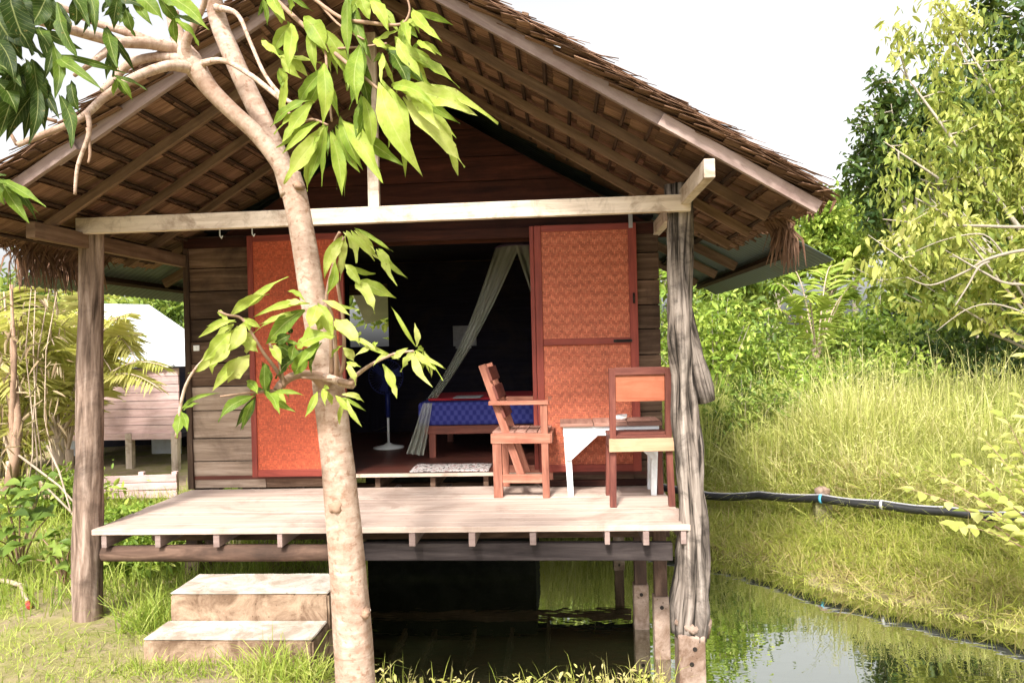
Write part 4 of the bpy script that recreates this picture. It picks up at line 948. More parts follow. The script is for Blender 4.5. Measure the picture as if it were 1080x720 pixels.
leafset('leaf_cluster', [(z2(705, 275), z2(972, 352), 26, .92, 1), (z2(660, 262), z2(797, 542), 30, .95), (z2(735, 308), z2(930, 516), 26, .95), (z2(600, 148), z2(590, 318), 25, .62), (z2(608, 305), z2(640, 475), 18, .66), (z2(655, 300), z2(690, 458), 16, .7), (z2(690, 160), z2(758, 275), 24, .3), (z2(760, 300), z2(850, 400), 18, .85), (z2(700, 270), z2(840, 330), 18, .8, 1)], 2.55, trunk)
leafset('leaf_cluster', [(z2(765, 30), z2(858, 122), 15, .85, 1), (z2(690, 150), z2(838, 272), 20, .8, 1), (z2(740, 70), z2(760, 140), 18, .75, 1), (z2(720, 120), z2(800, 255), 20, .85, 1), (z2(640, 130), z2(690, 150), 12, .8, 1), (z2(780, 130), z2(838, 165), 10, .85, 1), (z2(630, 0), z2(690, 95), 20, .88), (z2(560, -20), z2(562, 178), 18, .6), (z2(600, -10), z2(630, 60), 16, .75), (z2(670, 170), z2(665, 260), 10, .8, 1), (z2(590, 150), z2(560, 280), 12, .7)], 2.6, trunk)
leafset('leaf_cluster', [(z2(380, 75), z2(375, 222), 18, .7), (z2(420, 55), z2(500, 160), 28, .74), (z2(440, 90), z2(462, 225), 13, .8), (z2(480, 90), z2(565, 245), 18, .72), (z2(350, 180), z2(415, 245), 14, .85, 1), (z2(288, 128), z2(348, 178), 10, .85), (z2(370, 240), z2(345, 375), 12, .75), (z2(345, 215), z2(350, 265), 10, .7), (z2(290, -10), z2(305, 80), 8, .5), (z2(320, -20), z2(365, 60), 18, .68), (z2(375, -15), z2(380, 40), 12, .66)], 2.68, trunk)
leafset('leaf_cluster', [(z1(-20, 10), z1(50, 120), 42, .05), (z1(20, -20), z1(70, 110), 40, .08), (z1(120, 5), z1(168, 118), 18, .32), (z1(70, 130), z1(95, 270), 22, .14), (z1(40, 140), z1(-10, 300), 24, .05), (z1(110, 90), z1(115, 205), 15, .3), (z1(125, 118), z1(218, 182), 16, .33), (z1(125, 200), z1(150, 305), 17, .2), (z1(-30, 130), z1(45, 175), 26, .06), (z1(-20, 160), z1(35, 235), 26, .16), (z1(60, 130), z1(85, 225), 24, .15), (z1(150, 170), z1(172, 240), 14, .16), (z1(80, 180), z1(60, 300), 18, .1), (z1(-10, 80), z1(30, 170), 22, .04)], 2.35, trunk)
leafset('leaf_cluster', [(z1(180, -30), z1(200, 70), 20, .3), (z1(150, 0), z1(190, 50), 20, .15), (z1(210, -20), z1(280, 50), 18, .25), (z1(250, -10), z1(240, 60), 15, .2), (z1(265, 20), z1(285, 75), 15, .34), (z1(280, -20), z1(345, 40), 20, .5), (z1(335, -15), z1(440, 55), 22, .66), (z1(370, 40), z1(420, 95), 14, .6), (z1(230, 100), z1(245, 150), 14, .26), (z1(245, 165), z1(280, 210), 10, .5), (z1(100, -10), z1(60, 60), 26, .12), (z1(220, 60), z1(250, 140), 16, .3), (z1(10, -20), z1(120, 40), 30, .1), (z1(80, 60), z1(130, 130), 20, .2)], 2.6, trunk)
leafset('leaf_cluster', [(z1(0, 378), z1(62, 466), 15, .5), (z1(-10, 372), z1(10, 430), 14, .4), (z1(-20, 375), z1(20, 390), 10, .5)], 2.5, trunk)
leafset('leaf_cluster', [(z4(190, 335), z4(312, 264), 15, .9), (z4(205, 352), z4(86, 402), 9, .82), (z4(200, 365), z4(140, 405), 10, .9), (z4(190, 392), z4(106, 475), 20, .8), (z4(235, 360), z4(178, 450), 18, .95), (z4(250, 462), z4(180, 545), 22, .96), (z4(175, 440), z4(132, 520), 12, .75), (z4(230, 345), z4(285, 375), 9, .9), (z4(215, 375), z4(240, 455), 20, .9), (z4(155, 325), z4(180, 370), 6, .92), (z4(235, 400), z4(275, 450), 16, .95), (z4(190, 420), z4(125, 490), 14, .9)], 2.92, trunk)
leafset('leaf_cluster', [(z4(440, 300), z4(262, 334), 10, .85), (z4(420, 298), z4(345, 300), 12, .92), (z4(425, 320), z4(300, 422), 22, .5), (z4(410, 325), z4(280, 360), 9, .8), (z4(400, 440), z4(520, 398), 34, .72, 1), (z4(462, 305), z4(440, 375), 22, .97), (z4(390, 430), z4(380, 480), 14, .35), (z4(480, 290), z4(570, 335), 10, .9), (z4(380, 400), z4(330, 420), 14, .2), (z4(430, 440), z4(390, 520), 22, .48), (z4(520, 350), z4(598, 425), 20, .9), (z4(310, 430), z4(350, 490), 14, .8), (z4(340, 430), z4(395, 470), 12, .35), (z4(470, 420), z4(400, 500), 14, .6)], 3.0, trunk)
leafset('leaf_cluster', [(z4(556, 70), z4(588, 166), 13, .92), (z4(570, 68), z4(645, 160), 9, .92), (z4(585, 66), z4(650, 150), 9, .88), (z4(650, 130), z4(716, 236), 12, .95, 1), (z4(545, 85), z4(486, 215), 14, .93), (z4(520, 170), z4(495, 265), 13, .65), (z4(552, 176), z4(602, 240), 13, .85), (z4(592, 228), z4(645, 325), 19, .9), (z4(545, 100), z4(520, 180), 12, .9)], 3.05, trunk)
leafset('leaf_cluster', [(z4(778, 436), z4(772, 358), 8, .93), (z4(775, 448), z4(836, 504), 11, .95), (z4(770, 460), z4(828, 556), 11, .97), (z4(775, 450), z4(728, 512), 12, .95), (z4(750, 440), z4(700, 472), 9, .9), (z4(672, 492), z4(716, 596), 13, .96), (z4(570, 410), z4(655, 445), 8, .93), (z4(640, 440), z4(580, 462), 8, .95), (z4(800, 450), z4(825, 530), 6, .9), (z4(690, 465), z4(640, 495), 5, .9)], 3.0, trunk)
leafset('leaf_cluster', [(z4(298, 488), z4(300, 585), 15, .5), (z4(300, 578), z4(345, 645), 14, .55, 1), (z4(262, 592), z4(150, 668), 16, .42), (z4(265, 600), z4(228, 692), 12, .45), (z4(330, 585), z4(365, 610), 10, .75), (z4(464, 578), z4(425, 655), 11, .72), (z4(540, 588), z4(612, 608), 9, .93), (z4(558, 602), z4(606, 686), 8, .92), (z4(480, 570), z4(490, 620), 9, .85), (z4(520, 590), z4(575, 640), 10, .85), (z4(560, 490), z4(585, 555), 12, .96), (z4(240, 545), z4(275, 580), 14, .55), (z4(545, 440), z4(580, 480), 14, .96)], 3.0, trunk)
leafset('leaf_cluster', [(z4(30, 640), z4(20, 720), 14, .6), (z4(34, 640), z4(90, 610), 8, .55), (z4(32, 640), z4(52, 700), 9, .5)], 2.98, trunk)

# ------------------------------------------------------------------ background vegetation builders
def tree(name, label, base, crown, rad, nleaf, ln, wd, mat, seed, cat='tree', trunk_r=.12, twig='greytwig', limbs=9, droop=.5, group=None, clump=.28, bare=0):
    """base point; crown centre and radii in world; trunk with limbs reaching leaf clumps"""
    random.seed(seed); base = Vector(base); crown = Vector(crown); rad = Vector(rad)
    r = thing(name, label, cat, tuple(base), 0, group)
    fork = base.lerp(crown, .45) if crown.z - base.z > 1.2 else base + Vector((0, 0, .1)); m = MB()
    fork = fork + Vector((random.uniform(-.1, .1), random.uniform(-.1, .1), 0)) * rad.z
    m.tube([base - Vector((0, 0, .3)), base.lerp(fork, .5) + Vector((random.uniform(-.08, .08), random.uniform(-.08, .08), 0)), fork], [trunk_r * 1.25, trunk_r, trunk_r * .8], 9, .15, 3, seed)
    tips = []
    for i in range(limbs):
        while True:
            v = Vector((random.uniform(-1, 1), random.uniform(-1, 1), random.uniform(-1, 1)))
            if .25 < v.length < 1: break
        v = v.normalized() * random.uniform(.45, .95); e = crown + Vector((v.x * rad.x, v.y * rad.y, v.z * rad.z)); mid = fork.lerp(e, .5) + Vector((0, 0, .12 * rad.z)) + Vector([random.uniform(-.12, .12) * rad.x for _ in range(3)])
        m.tube([fork, fork.lerp(mid, .5) + Vector((0, 0, .03)), mid, mid.lerp(e, .6), e], [trunk_r * .5, trunk_r * .38, trunk_r * .28, trunk_r * .18, trunk_r * .08], 6, .1, 3, i, caps=False)
        for j in range(7):
            s_ = mid.lerp(e, random.uniform(0, 1)); o = Vector([random.gauss(0, 1) for _ in range(3)]).normalized(); q = s_ + Vector((o.x * rad.x, o.y * rad.y, o.z * rad.z * .8)) * random.uniform(.2, .5)
            dd = q - crown; k = math.sqrt((dd.x / rad.x) ** 2 + (dd.y / rad.y) ** 2 + (dd.z / rad.z) ** 2)
            if k > 1.05: q = crown + dd / k * 1.05
            mm = s_.lerp(q, .5) + Vector([random.uniform(-.06, .06) for _ in range(3)]); m.tube([s_, mm, q], [trunk_r * .16, trunk_r * .11, trunk_r * .04], 4, caps=False); tips.append((s_, mm, q))
    m.build('trunk', M[twig], r)
    tp = np.array([[tuple(a), tuple(b), tuple(c)] for a, b, c in tips]); k = rng.integers(0, len(tp), nleaf); u = rng.random(nleaf) ** .6
    c = tp[k, 0] * ((1 - u) ** 2)[:, None] + tp[k, 1] * (2 * u * (1 - u))[:, None] + tp[k, 2] * (u * u)[:, None]
    tone = rng.random(len(tp))[k] * .6 + .2
    c = c + rng.normal(size=(nleaf, 3)) * (np.array([rad.x, rad.y, rad.z * .8]) * clump * .5)
    leaves('crown', c, ln, wd, M[mat], r, droop, rnd=tone)
    return r
def shrub(name, label, base, h, rx, nleaf, ln, wd, mat, seed, cat='shrub', group=None, droop=.3):
    random.seed(seed); base = Vector(base); r = thing(name, label, cat, tuple(base), 0, group); m = MB(); tips = []
    for i in range(22):
        a = random.random() * 6.283; q = math.sqrt(random.random()); hh = h * random.uniform(.55, 1.05) * (1 - .35 * q * q); e = base + Vector((math.cos(a) * q * rx, math.sin(a) * q * rx, hh)); mid = base.lerp(e, .5) + Vector((0, 0, h * .12))
        b0 = base + Vector((random.uniform(-.1, .1) * rx, random.uniform(-.1, .1) * rx, -.1)); m.tube([b0, mid, e], [.018, .012, .004], 5, caps=False); tips.append((b0, mid, e))
    m.build('stems', M['greytwig'], r); tp = np.array([[tuple(a), tuple(b), tuple(c)] for a, b, c in tips]); k = rng.integers(0, len(tp), nleaf); u = rng.random(nleaf) ** .55
    c = tp[k, 0] * ((1 - u) ** 2)[:, None] + tp[k, 1] * (2 * u * (1 - u))[:, None] + tp[k, 2] * (u * u)[:, None]; tone = rng.random(len(tp))[k] * .55 + .2
    c = c + rng.normal(size=(nleaf, 3)) * np.array([rx * .17, rx * .17, h * .09]); c[:, 2] = np.maximum(c[:, 2], base.z + .02)
    leaves('foliage', c, ln, wd, M[mat], r, droop, rnd=tone); return r
def frond_mesh(m_stem, base, tip, arch, leaf_len, npairs, V, T, RR, droop=.5, w=.03, tone=.5):
    base = Vector(base); tip = Vector(tip); pts = []
    for i in range(13):
        t = i / 12; pts.append(base.lerp(tip, t) + Vector((0, 0, arch * math.sin(math.pi * t * .85))))
    m_stem.tube(pts, [.018 * (1 - .8 * i / 12) + .003 for i in range(13)], 5, caps=False)
    for i in range(npairs):
        t = .12 + .86 * i / npairs; k = min(int(t * 12), 11); p = pts[k].lerp(pts[k + 1], t * 12 - k); d = (pts[k + 1] - pts[k]).normalized(); sd = d.cross(Vector((0, 0, 1))).normalized()
        for s_ in (-1, 1):
            ll = leaf_len * (.35 + .65 * math.sin(math.pi * min(1, t * .9 + .1))) * random.uniform(.85, 1.1); dr = (sd * s_ * .9 + d * .55 + Vector((0, 0, random.uniform(-droop, .15)))).normalized()
            nn = dr.cross(d).normalized(); q = dr.cross(nn); b = len(V); mid = p + dr * ll * .5; e = p + dr * ll + Vector((0, 0, -droop * ll * .4))
            V += [tuple(p), tuple(mid + q * w * .5), tuple(e), tuple(mid - q * w * .5)]; T += [(b, b + 1, b + 2), (b, b + 2, b + 3)]; r_ = min(1, max(0, tone + random.uniform(-.25, .25))); RR += [r_, r_]
def palm(name, label, base, fronds, leaf_len, mat, seed, trunk_h=.3, npairs=30, w=.035, group=None):
    random.seed(seed); base = Vector(base); r = thing(name, label, 'palm', tuple(base), 0, group); top = base + Vector((0, 0, trunk_h))
    m = MB(); m.tube([base - Vector((0, 0, .2)), base.lerp(top, .6), top], [.09, .07, .06], 9, .2, 8, seed); m.build('trunk', M['stick'], r)
    for tip, arch in fronds:
        V, T, RR = [], [], []; ms = MB(); frond_mesh(ms, top, tip, arch, leaf_len, npairs, V, T, RR, .5, w, random.uniform(.35, .75)); so = ms.build('frond', M['stick'], r); np_mesh('leaflets', np.array(V), np.array(T), RR, M[mat], so)
    return r
def G(px, py, Y):
    p = at(px, py, Y); p.z = float(gz(p.x, p.y)); return p

# ---- right side: trees
p = at(1055, 130, 12); tree('yellow_leaf_tree', 'tall yellow green tree with drooping leaves at the right edge', G(1190, 400, 11.5), p, (1.95, 1.6, 3.2), 11500, .14, .05, 'yleaf', 11, trunk_r=.10, limbs=14, droop=1.6, clump=.13)
p = at(1000, 262, 9.5); tree('yellow_leaf_tree', 'lower spreading branch tree with pale bare twigs and yellow green leaves', G(1230, 400, 9.3), p, (1.75, 1.2, .85), 4300, .12, .046, 'yleaf', 12, trunk_r=.05, limbs=12, droop=1.4, clump=.14)
lt = bpy.data.objects[[o.name for o in COL.objects if o.get('label', '').startswith('lower spreading')][0]]
M['paletwig'] = plain('pale twig', (.27, .23, .18), .85, ns=14, var=.3)
for i, pts in enumerate([[(1130, 236, 8.6, 7), (1080, 241, 8.6, 6), (1030, 240, 8.7, 5), (985, 236, 8.8, 4), (930, 231, 8.9, 2)], [(1130, 262, 8.6, 7), (1080, 264, 8.6, 6), (1045, 272, 8.6, 5), (1015, 288, 8.7, 4), (985, 296, 8.8, 3), (955, 294, 8.8, 2)], [(1046, 272, 8.6, 4), (1030, 284, 8.5, 4), (1022, 305, 8.5, 3), (1010, 322, 8.5, 2)], [(1120, 300, 8.6, 6), (1070, 296, 8.6, 5), (1040, 290, 8.6, 4), (1010, 270, 8.7, 3), (990, 262, 8.8, 2)], [(1010, 240, 8.7, 3), (985, 222, 8.7, 3), (965, 205, 8.8, 2)], [(1060, 268, 8.6, 3), (1040, 250, 8.6, 3), (1000, 252, 8.6, 2), (965, 262, 8.7, 1.5)], [(1090, 330, 8.6, 4), (1050, 318, 8.6, 3), (1015, 330, 8.6, 2), (985, 345, 8.7, 1.5)]]):
    pts = [(a_ + random.uniform(-5, 5), b_ + random.uniform(-5, 5), c_, d_ * .62) for a_, b_, c_, d_ in pts]
    limb(pts, 'bare_branch', 'paletwig', lt, .12, 200 + i, 7, 5)
p = at(950, 140, 22); tree('dark_leaf_tree', 'dark green broad tree rising behind the yellow leaf tree', G(985, 380, 22), p, (2.5, 2.0, 3.0), 8500, .22, .10, 'dleaf', 13, trunk_r=.15, limbs=13, clump=.13)
p = at(1030, 95, 24); tree('dark_leaf_tree', 'deep green tree behind the right edge branches', G(1040, 380, 24), p, (2.6, 2.0, 4.0), 9000, .27, .13, 'dleaf', 14, trunk_r=.2, limbs=12, clump=.24)
for i, (px, py, Y, rx, rz, mat, lab) in enumerate([(872, 232, 29, 2.0, 2.0, 'bleaf', 'rounded light green tree just beyond the roof eave'), (905, 205, 31, 1.9, 1.9, 'mleaf', 'mid green tree below the dark tree in the distance'), (815, 250, 30, 1.7, 1.6, 'mleaf', 'low distant tree showing under the roof eave'), (955, 230, 26, 2.6, 2.4, 'mleaf', 'broad mid green tree behind the yellow branches'), (1060, 260, 18, 2.4, 2.2, 'dleaf', 'dense dark tree filling the right edge above the field'), (1000, 300, 19, 2.0, 1.5, 'mleaf', 'bushy green tree behind the bare twigs'), (770, 300, 27, 2.2, 1.5, 'mleaf', 'leafy tree showing right of the log post')]):
    p = at(px, py, Y); tree('background_tree', lab, G(px, 380, Y), p, (rx, rx * .8, rz), 5500, .22, .11, mat, 20 + i, trunk_r=.12, limbs=10, clump=.3, group='trees beyond the field')
for i, (X_, Y_, zt, rx, mat, lab) in enumerate([(-4.6, 21, 4.0, 2.6, 'mleaf', 'leafy tree hidden behind the left half of the bungalow roof'), (-1.2, 19, 4.2, 2.6, 'mleaf', 'leafy tree hidden behind the middle of the bungalow'), (2.2, 20, 4.6, 2.5, 'bleaf', 'leafy tree hidden behind the right roof slope'), (4.6, 23, 4.4, 2.2, 'mleaf', 'leafy tree half hidden behind the right eave')]):
    tree('background_tree', lab, (X_, Y_, .1), (X_, Y_, zt), (rx, rx * .8, 2.3), 4200, .26, .13, mat, 130 + i, trunk_r=.14, limbs=11, clump=.32, group='trees beyond the field')
# ---- right side: shrubs
for i, (px, Y, h, rx, nl, ln, wd, mat, lab) in enumerate([
    (752, 11, 2.3, .85, 5000, .10, .045, 'bleaf', 'bright green shrub right beside the log post'), (806, 12.2, 2.1, 1.1, 6000, .10, .042, 'mleaf', 'rounded green shrub left of the fern palm'),
    (848, 11.5, 1.55, .95, 5500, .10, .04, 'bleaf', 'low bushy shrub in front of the fern palm'), (900, 17, 2.3, 1.5, 6000, .14, .06, 'bleaf', 'tall bright shrub behind the fern palm'),
    (960, 16, 2.0, 1.6, 6000, .14, .055, 'mleaf', 'green thicket below the bare twigs'), (1035, 14.5, 2.1, 1.5, 6000, .13, .05, 'dleaf', 'dark thicket at the right edge above the grass'),
    (782, 9.8, 1.15, .65, 4500, .085, .026, 'mleaf', 'feathery low shrub above the left part of the grass'), (838, 10.3, 1.0, .65, 3800, .085, .026, 'bleaf', 'small feathery shrub in the middle of the field'), (940, 19, 2.6, 1.6, 5000, .16, .06, 'dleaf', 'dark shrub deep between the far bushes'), (735, 16, 3.0, 1.4, 5000, .14, .06, 'mleaf', 'tall green shrub partly behind the log post'),
    (890, 11.8, 1.2, .8, 3600, .09, .03, 'dleaf', 'dark low shrub among the field grass'), (925, 13, 1.5, 1.0, 4200, .10, .04, 'bleaf', 'loose yellow green shrub at the top of the field')]):
    shrub('shrub', lab, G(px, 400, Y), h, rx, nl, ln, wd, mat, 40 + i, group='shrubs beyond the field')
b = G(862, 400, 15); palm('fern_palm', 'pale arching fern palm among the shrubs', b, [(at(x, y, Y), a) for x, y, Y, a in ((812, 318, 15, .7), (835, 296, 15.5, .6), (880, 300, 15.6, .8), (905, 330, 15, .7), (915, 300, 14.6, .5), (850, 330, 14, .6), (800, 345, 14.6, .6), (890, 280, 15.5, .3))], .55, 'bleaf', 3, 1.1, 26, .05)
# round leaved shrub reaching in from the right edge
random.seed(5)
def spray(name, label, base, tips, ln, wd, mat, tone, cat='shrub'):
    base = Vector(base); r = thing(name, label, cat, tuple(base)); m = MB(); C, D, N_, RR = [], [], [], []
    for tip in tips:
        mid = base.lerp(tip, .5) + Vector((0, 0, .22)); P_ = [base.lerp(mid, t).lerp(mid.lerp(tip, t), t) for t in [i / 12 for i in range(13)]]
        m.tube(P_, [.009 - .0006 * i for i in range(13)], 6, caps=False)
        for i in range(2, 25):
            t = i / 24; k = min(int(t * 12), 11); q = P_[k].lerp(P_[k + 1], t * 12 - k); d = (P_[k + 1] - P_[k]).normalized(); sd = d.cross(Vector((0, 0, 1))).normalized() * (1 if i % 2 else -1)
            C.append(tuple(q)); D.append(tuple(sd * .7 + d * .5 + Vector((0, 0, random.uniform(-.5, .2))))); N_.append((random.uniform(-.4, .4), random.uniform(-.6, 0), 1)); RR.append(min(1, max(0, tone + random.uniform(-.3, .3))))
    m.build('stems', M['twig'], r); n_ = len(C); L = ln * (.75 + .5 * rng.random(n_)); v, t_ = leaf_arrays(np.array(C), np.array(D), np.array(N_), L, L * wd / ln); np_mesh('foliage', v, t_, np.repeat(RR, 2), M[mat], r); return r
b = at(1130, 620, 5.4); spray('round_leaf_shrub', 'round leaved yellow green shrub leaning over the hose at the right edge', b, [at(x, y, Y) for x, y, Y in ((958, 515, 5.3), (975, 495, 5.6), (1010, 480, 5.6), (1005, 555, 5.1), (1040, 465, 5.8), (1045, 520, 5.0), (1070, 490, 5.3), (1075, 560, 4.9), (1060, 440, 6), (1078, 420, 5.8), (1030, 540, 5.3))], .105, .07, 'yleaf', .7)
b = at(1150, 420, 6.5); spray('round_leaf_shrub', 'thin leafy spray hanging at the right edge above the field', b, [at(x, y, Y) for x, y, Y in ((1060, 305, 6.5), (1075, 330, 6.4), (1062, 350, 6.6), (1078, 375, 6.2), (1085, 300, 6.5))], .12, .075, 'yleaf', .75)

# ---- right side: grass on the bank and field
def sample(n, x0, x1, y0, y1):
    x = x0 + (x1 - x0) * rng.random(n); y = y0 + (y1 - y0) * rng.random(n); return x, y
pipe_xy = np.array([(q.x, q.y) for q in PP])
def behind_pipe(x, y):
    """how far a point lies beyond the line of the hose"""
    return y - np.interp(x, pipe_xy[:, 0], pipe_xy[:, 1])
xs_, ys_ = [], []
for (n_, x0, x1, y0, y1) in ((80000, .2, 7.5, 4.6, 10.5), (60000, -2.5, 13, 8.8, 18), (14000, -3, 14, 14, 24)):
    x, y = sample(n_, x0, x1, y0, y1); xs_.append(x); ys_.append(y)
x = np.concatenate(xs_); y = np.concatenate(ys_); sd_ = pond_sd(x, y); k = (sd_ > .2) & (x / y < .80) & ~((x < .9) & (y < 9.5)); x, y, sd_ = x[k], y[k], sd_[k]
k = ~((np.sin(x * 4.1 + 2 * np.sin(y * 2.9)) * np.cos(y * 4.7 - x) < -.55) & (rng.random(len(x)) < .75)); x, y, sd_ = x[k], y[k], sd_[k]; bp_ = behind_pipe(x, y)
patch = np.sin(x * 1.7 + np.sin(y * 1.3) * 1.2) * np.cos(y * 1.5 + x * .6); patch2 = np.sin(x * 4.1 + 2 * np.sin(y * 2.9)) * np.cos(y * 4.7 - x)
hmax = np.where(bp_ > .32, np.clip(.26 + bp_ * .24, .26, 1.0), np.clip(.45 + .37 * bp_ - (gz(x, y) - WZ), .05, .14))
h = hmax * (.4 + .85 * rng.random(len(x)) + .35 * (rng.random(len(x)) < .12)) * (1 + .25 * patch + .15 * patch2); z = gz(x, y)
tone = np.clip(.40 + .2 * rng.normal(size=len(x)) + .16 * patch + .1 * patch2, 0, 1); tone = np.where(rng.random(len(x)) < .16, .95, tone)
o = blades('field_grass', np.stack([x, y, z - .02], 1), h, .005 + .0008 * y, M['grass'], lean=.55, rnd=tone); tag(o, 'tall yellow green grass covering the field beyond the pond', 'grass', kind='stuff')
k = (rng.random(len(x)) < .6) & (bp_ > .25); n_ = int(k.sum()); c = np.stack([x[k], y[k], z[k] + h[k] * (.3 + .75 * rng.random(n_))], 1)
o = leaves('field_weeds', c, .05, .011, M['grass'], None, .1, rnd=np.clip(.55 + .3 * patch[k], 0, 1)); tag(o, 'small leaved weeds growing among the tall field grass', 'weeds', kind='stuff')
x, y = sample(150000, .2, 8, 4.2, 10.5); sd_ = pond_sd(x, y); k = (sd_ > -.16) & (sd_ < 1.3) & (y > 4.6) & (x / y < .8) & ~((x < .9) & (y < 9.2)); x, y, sd_ = x[k], y[k], sd_[k]
k = rng.random(len(x)) < np.clip(.45 + sd_ * 1.5, .12, 1); x, y, sd_ = x[k], y[k], sd_[k]
bp_ = behind_pipe(x, y); h = np.where(bp_ > .22, .30, .12 + .08 * (np.sin(x * 5.3 + y * 3) > .3)) * (.45 + .9 * rng.random(len(x))); tone = np.clip(.22 + .24 * rng.normal(size=len(x)) + .30 * (.5 - sd_) + .13 * (x - 2), 0, 1); low_ = np.clip(.50 + .37 * bp_ - (np.maximum(gz(x, y), WZ) - WZ), .07, .22); h = np.where(bp_ < .05, low_ * (.6 + .75 * rng.random(len(x))), h)
o = blades('bank_grass', np.stack([x, y, np.maximum(gz(x, y), WZ) - .005], 1), h, .007, M['straw'], lean=.9, rnd=tone, bend=.7); tag(o, 'matted straw coloured grass trailing over the pond edge', 'grass', kind='stuff')
x, y = sample(70000, .8, 7, 4.6, 9.5); sd_ = pond_sd(x, y); k = (sd_ > -.05) & (sd_ < 1.6) & (x / y < .8); x, y, sd_ = x[k], y[k], sd_[k]
bp_ = behind_pipe(x, y); z = gz(x, y) + np.where(bp_ > .2, .32, np.clip(.35 + .33 * bp_ - (gz(x, y) - WZ), .01, .12)) * rng.random(len(x))
o = leaves('dead_stems', np.stack([x, y, np.maximum(z, WZ + .01)], 1), .15, .005, M['straw'], None, .1, rnd=np.clip(.55 + .3 * rng.normal(size=len(x)), 0, 1)); tag(o, 'tangle of dead stems lying along the far pond edge', 'grass', kind='stuff')
x, y = sample(16000, -2.6, 2.0, 9.3, 12.5); sd_ = pond_sd(x, y); k = sd_ > .12; x, y = x[k], y[k]
o = blades('reeds', np.stack([x, y, gz(x, y) - .02], 1), .7 + .9 * rng.random(len(x)), .014, M['grass'], lean=.35, rnd=np.clip(.4 + .22 * rng.normal(size=len(x)), 0, 1)); tag(o, 'tall reeds on the bank behind the bungalow', 'reeds', kind='stuff')
# near bank at the bottom of the picture and the land on the left
x, y = sample(4200, -1.3, 1.0, 3.85, 4.5); sd_ = pond_sd(x, y); k = (sd_ > -.06) & ~((x > .55)); x, y = x[k], y[k]
k = rng.random(len(x)) < np.where(x > -.35, .22, .07); x, y = x[k], y[k]
o = blades('shore_grass', np.stack([x, y, gz(x, y) - .01], 1), .09 + .19 * rng.random(len(x)) ** 2, .005, M['straw'], lean=.45, rnd=np.clip(.4 + .25 * rng.normal(size=len(x)), 0, 1)); tag(o, 'sparse dry weeds along the near pond edge', 'grass', kind='stuff')
k = rng.random(len(x)) < .25; n_ = int(k.sum()); c = np.repeat(np.stack([x[k], y[k], gz(x[k], y[k]) + .08], 1), 9, 0) + rng.normal(size=(n_ * 9, 3)) * [.018, .018, .035]
o = leaves('shore_weeds', c, .028, .012, M['straw'], None, -.3, rnd=np.full(len(c), .6)); tag(o, 'small pale flowering weeds along the near pond edge', 'weeds', kind='stuff')
def land(n, x0, x1, y0, y1, h0, h1, mat, name, label, lean=.6, wdt=.007, dens=None, tone=.5):
    x, y = sample(n, x0, x1, y0, y1); sd_ = pond_sd(x, y); k = (sd_ > .05) & ~((x > -2.4) & (x < -1.3) & (y > 3.88) & (y < 4.6))
    x, y = x[k], y[k]
    if dens is not None: k = rng.random(len(x)) < dens(x, y); x, y = x[k], y[k]
    h = h0 + (h1 - h0) * rng.random(len(x)) ** 1.6
    o = blades(name, np.stack([x, y, gz(x, y) - .01], 1), h, wdt, M[mat], lean=lean, rnd=np.clip(tone + .22 * rng.normal(size=len(x)), 0, 1)); tag(o, label, 'grass', kind='stuff')
pn = lambda x, y: np.clip(.5 + .6 * np.sin(x * 2.1 + 2 * np.sin(y * 1.7)) * np.cos(y * 2.6 + x), .06, 1)
land(34000, -6.5, -1.25, 3.3, 6.2, .025, .085, 'lawn', 'lawn_grass', 'short patchy grass on the worn earth beside the steps', 1.1, .006, pn, .62)
land(14000, -6.5, -1.7, 4.5, 8.2, .09, .30, 'lawn', 'long_grass', 'longer bright grass growing under and left of the porch', .6, .009, lambda x, y: np.clip((y - 4.2) * 1.2 - np.abs(x + 2.4) * .06, .0, 1), .5)
land(900, -2.75, -2.2, 4.3, 4.9, .1, .3, 'lawn', 'tuft_grass', 'grass tuft growing beside the upper step', .7, .008, None, .45)
land(420, -1.62, -1.22, 3.55, 3.92, .08, .24, 'lawn', 'tuft_grass', 'grass tuft growing at the foot of the leaning tree', .8, .008, None, .6)
land(500, -2.4, -1.6, 3.70, 3.93, .04, .12, 'lawn', 'tuft_grass', 'low grass along the front of the lower step', .8, .007, None, .6)

# ---- left side
random.seed(21)
hY = 10.2
nh = thing('neighbour_hut', 'neighbouring plank hut with pale tin roof left of the bungalow', 'hut', tuple(G(150, 500, hY)))
def hp3(px, py, dy=0): return at(px, py, hY + dy)
a0, a1 = hp3(30, 418), hp3(188, 402)
x0, x1 = a0.x, a1.x; z1 = hp3(170, 394).z; z0 = hp3(170, 456).z
m = MB(); z = z0
while z < z1 - .01:
    hh = .115; m.box((x0 - .6, hY + random.uniform(-.01, .01), z), (x1, hY + .03, z + hh - .008)); z += hh
m.build('plank_wall', M['hut'], nh)
m = MB(); m.box((x0 - .6, hY - .05, z0 - .09), (x1, hY + .05, z0)); m.build('floor_beam', M['hut'], nh)
for px in (138, 186, 60, 20):
    q = hp3(px, 470); m = MB(); m.box((q.x - .045, hY - .06, float(gz(q.x, hY)) - .3), (q.x + .045, hY + .03, z0)); m.build('stilt', M['beam'], nh)
pf_ = thing('plank_fence', 'low weathered plank fence standing in front of the neighbouring hut', 'fence', tuple(G(150, 520, 7.9)))
fa, fb = at(100, 527, 7.9), at(187, 524, 7.9)
for i in range(3):
    m = MB(); m.bar((fa.x, 7.9, fa.z + i * .085 + .05), (fb.x, 7.9 + random.uniform(-.01, .01), fb.z + i * .085 + .04 + random.uniform(-.006, .006)), .02, .078); m.build('plank', M['hut'], pf_, .003)
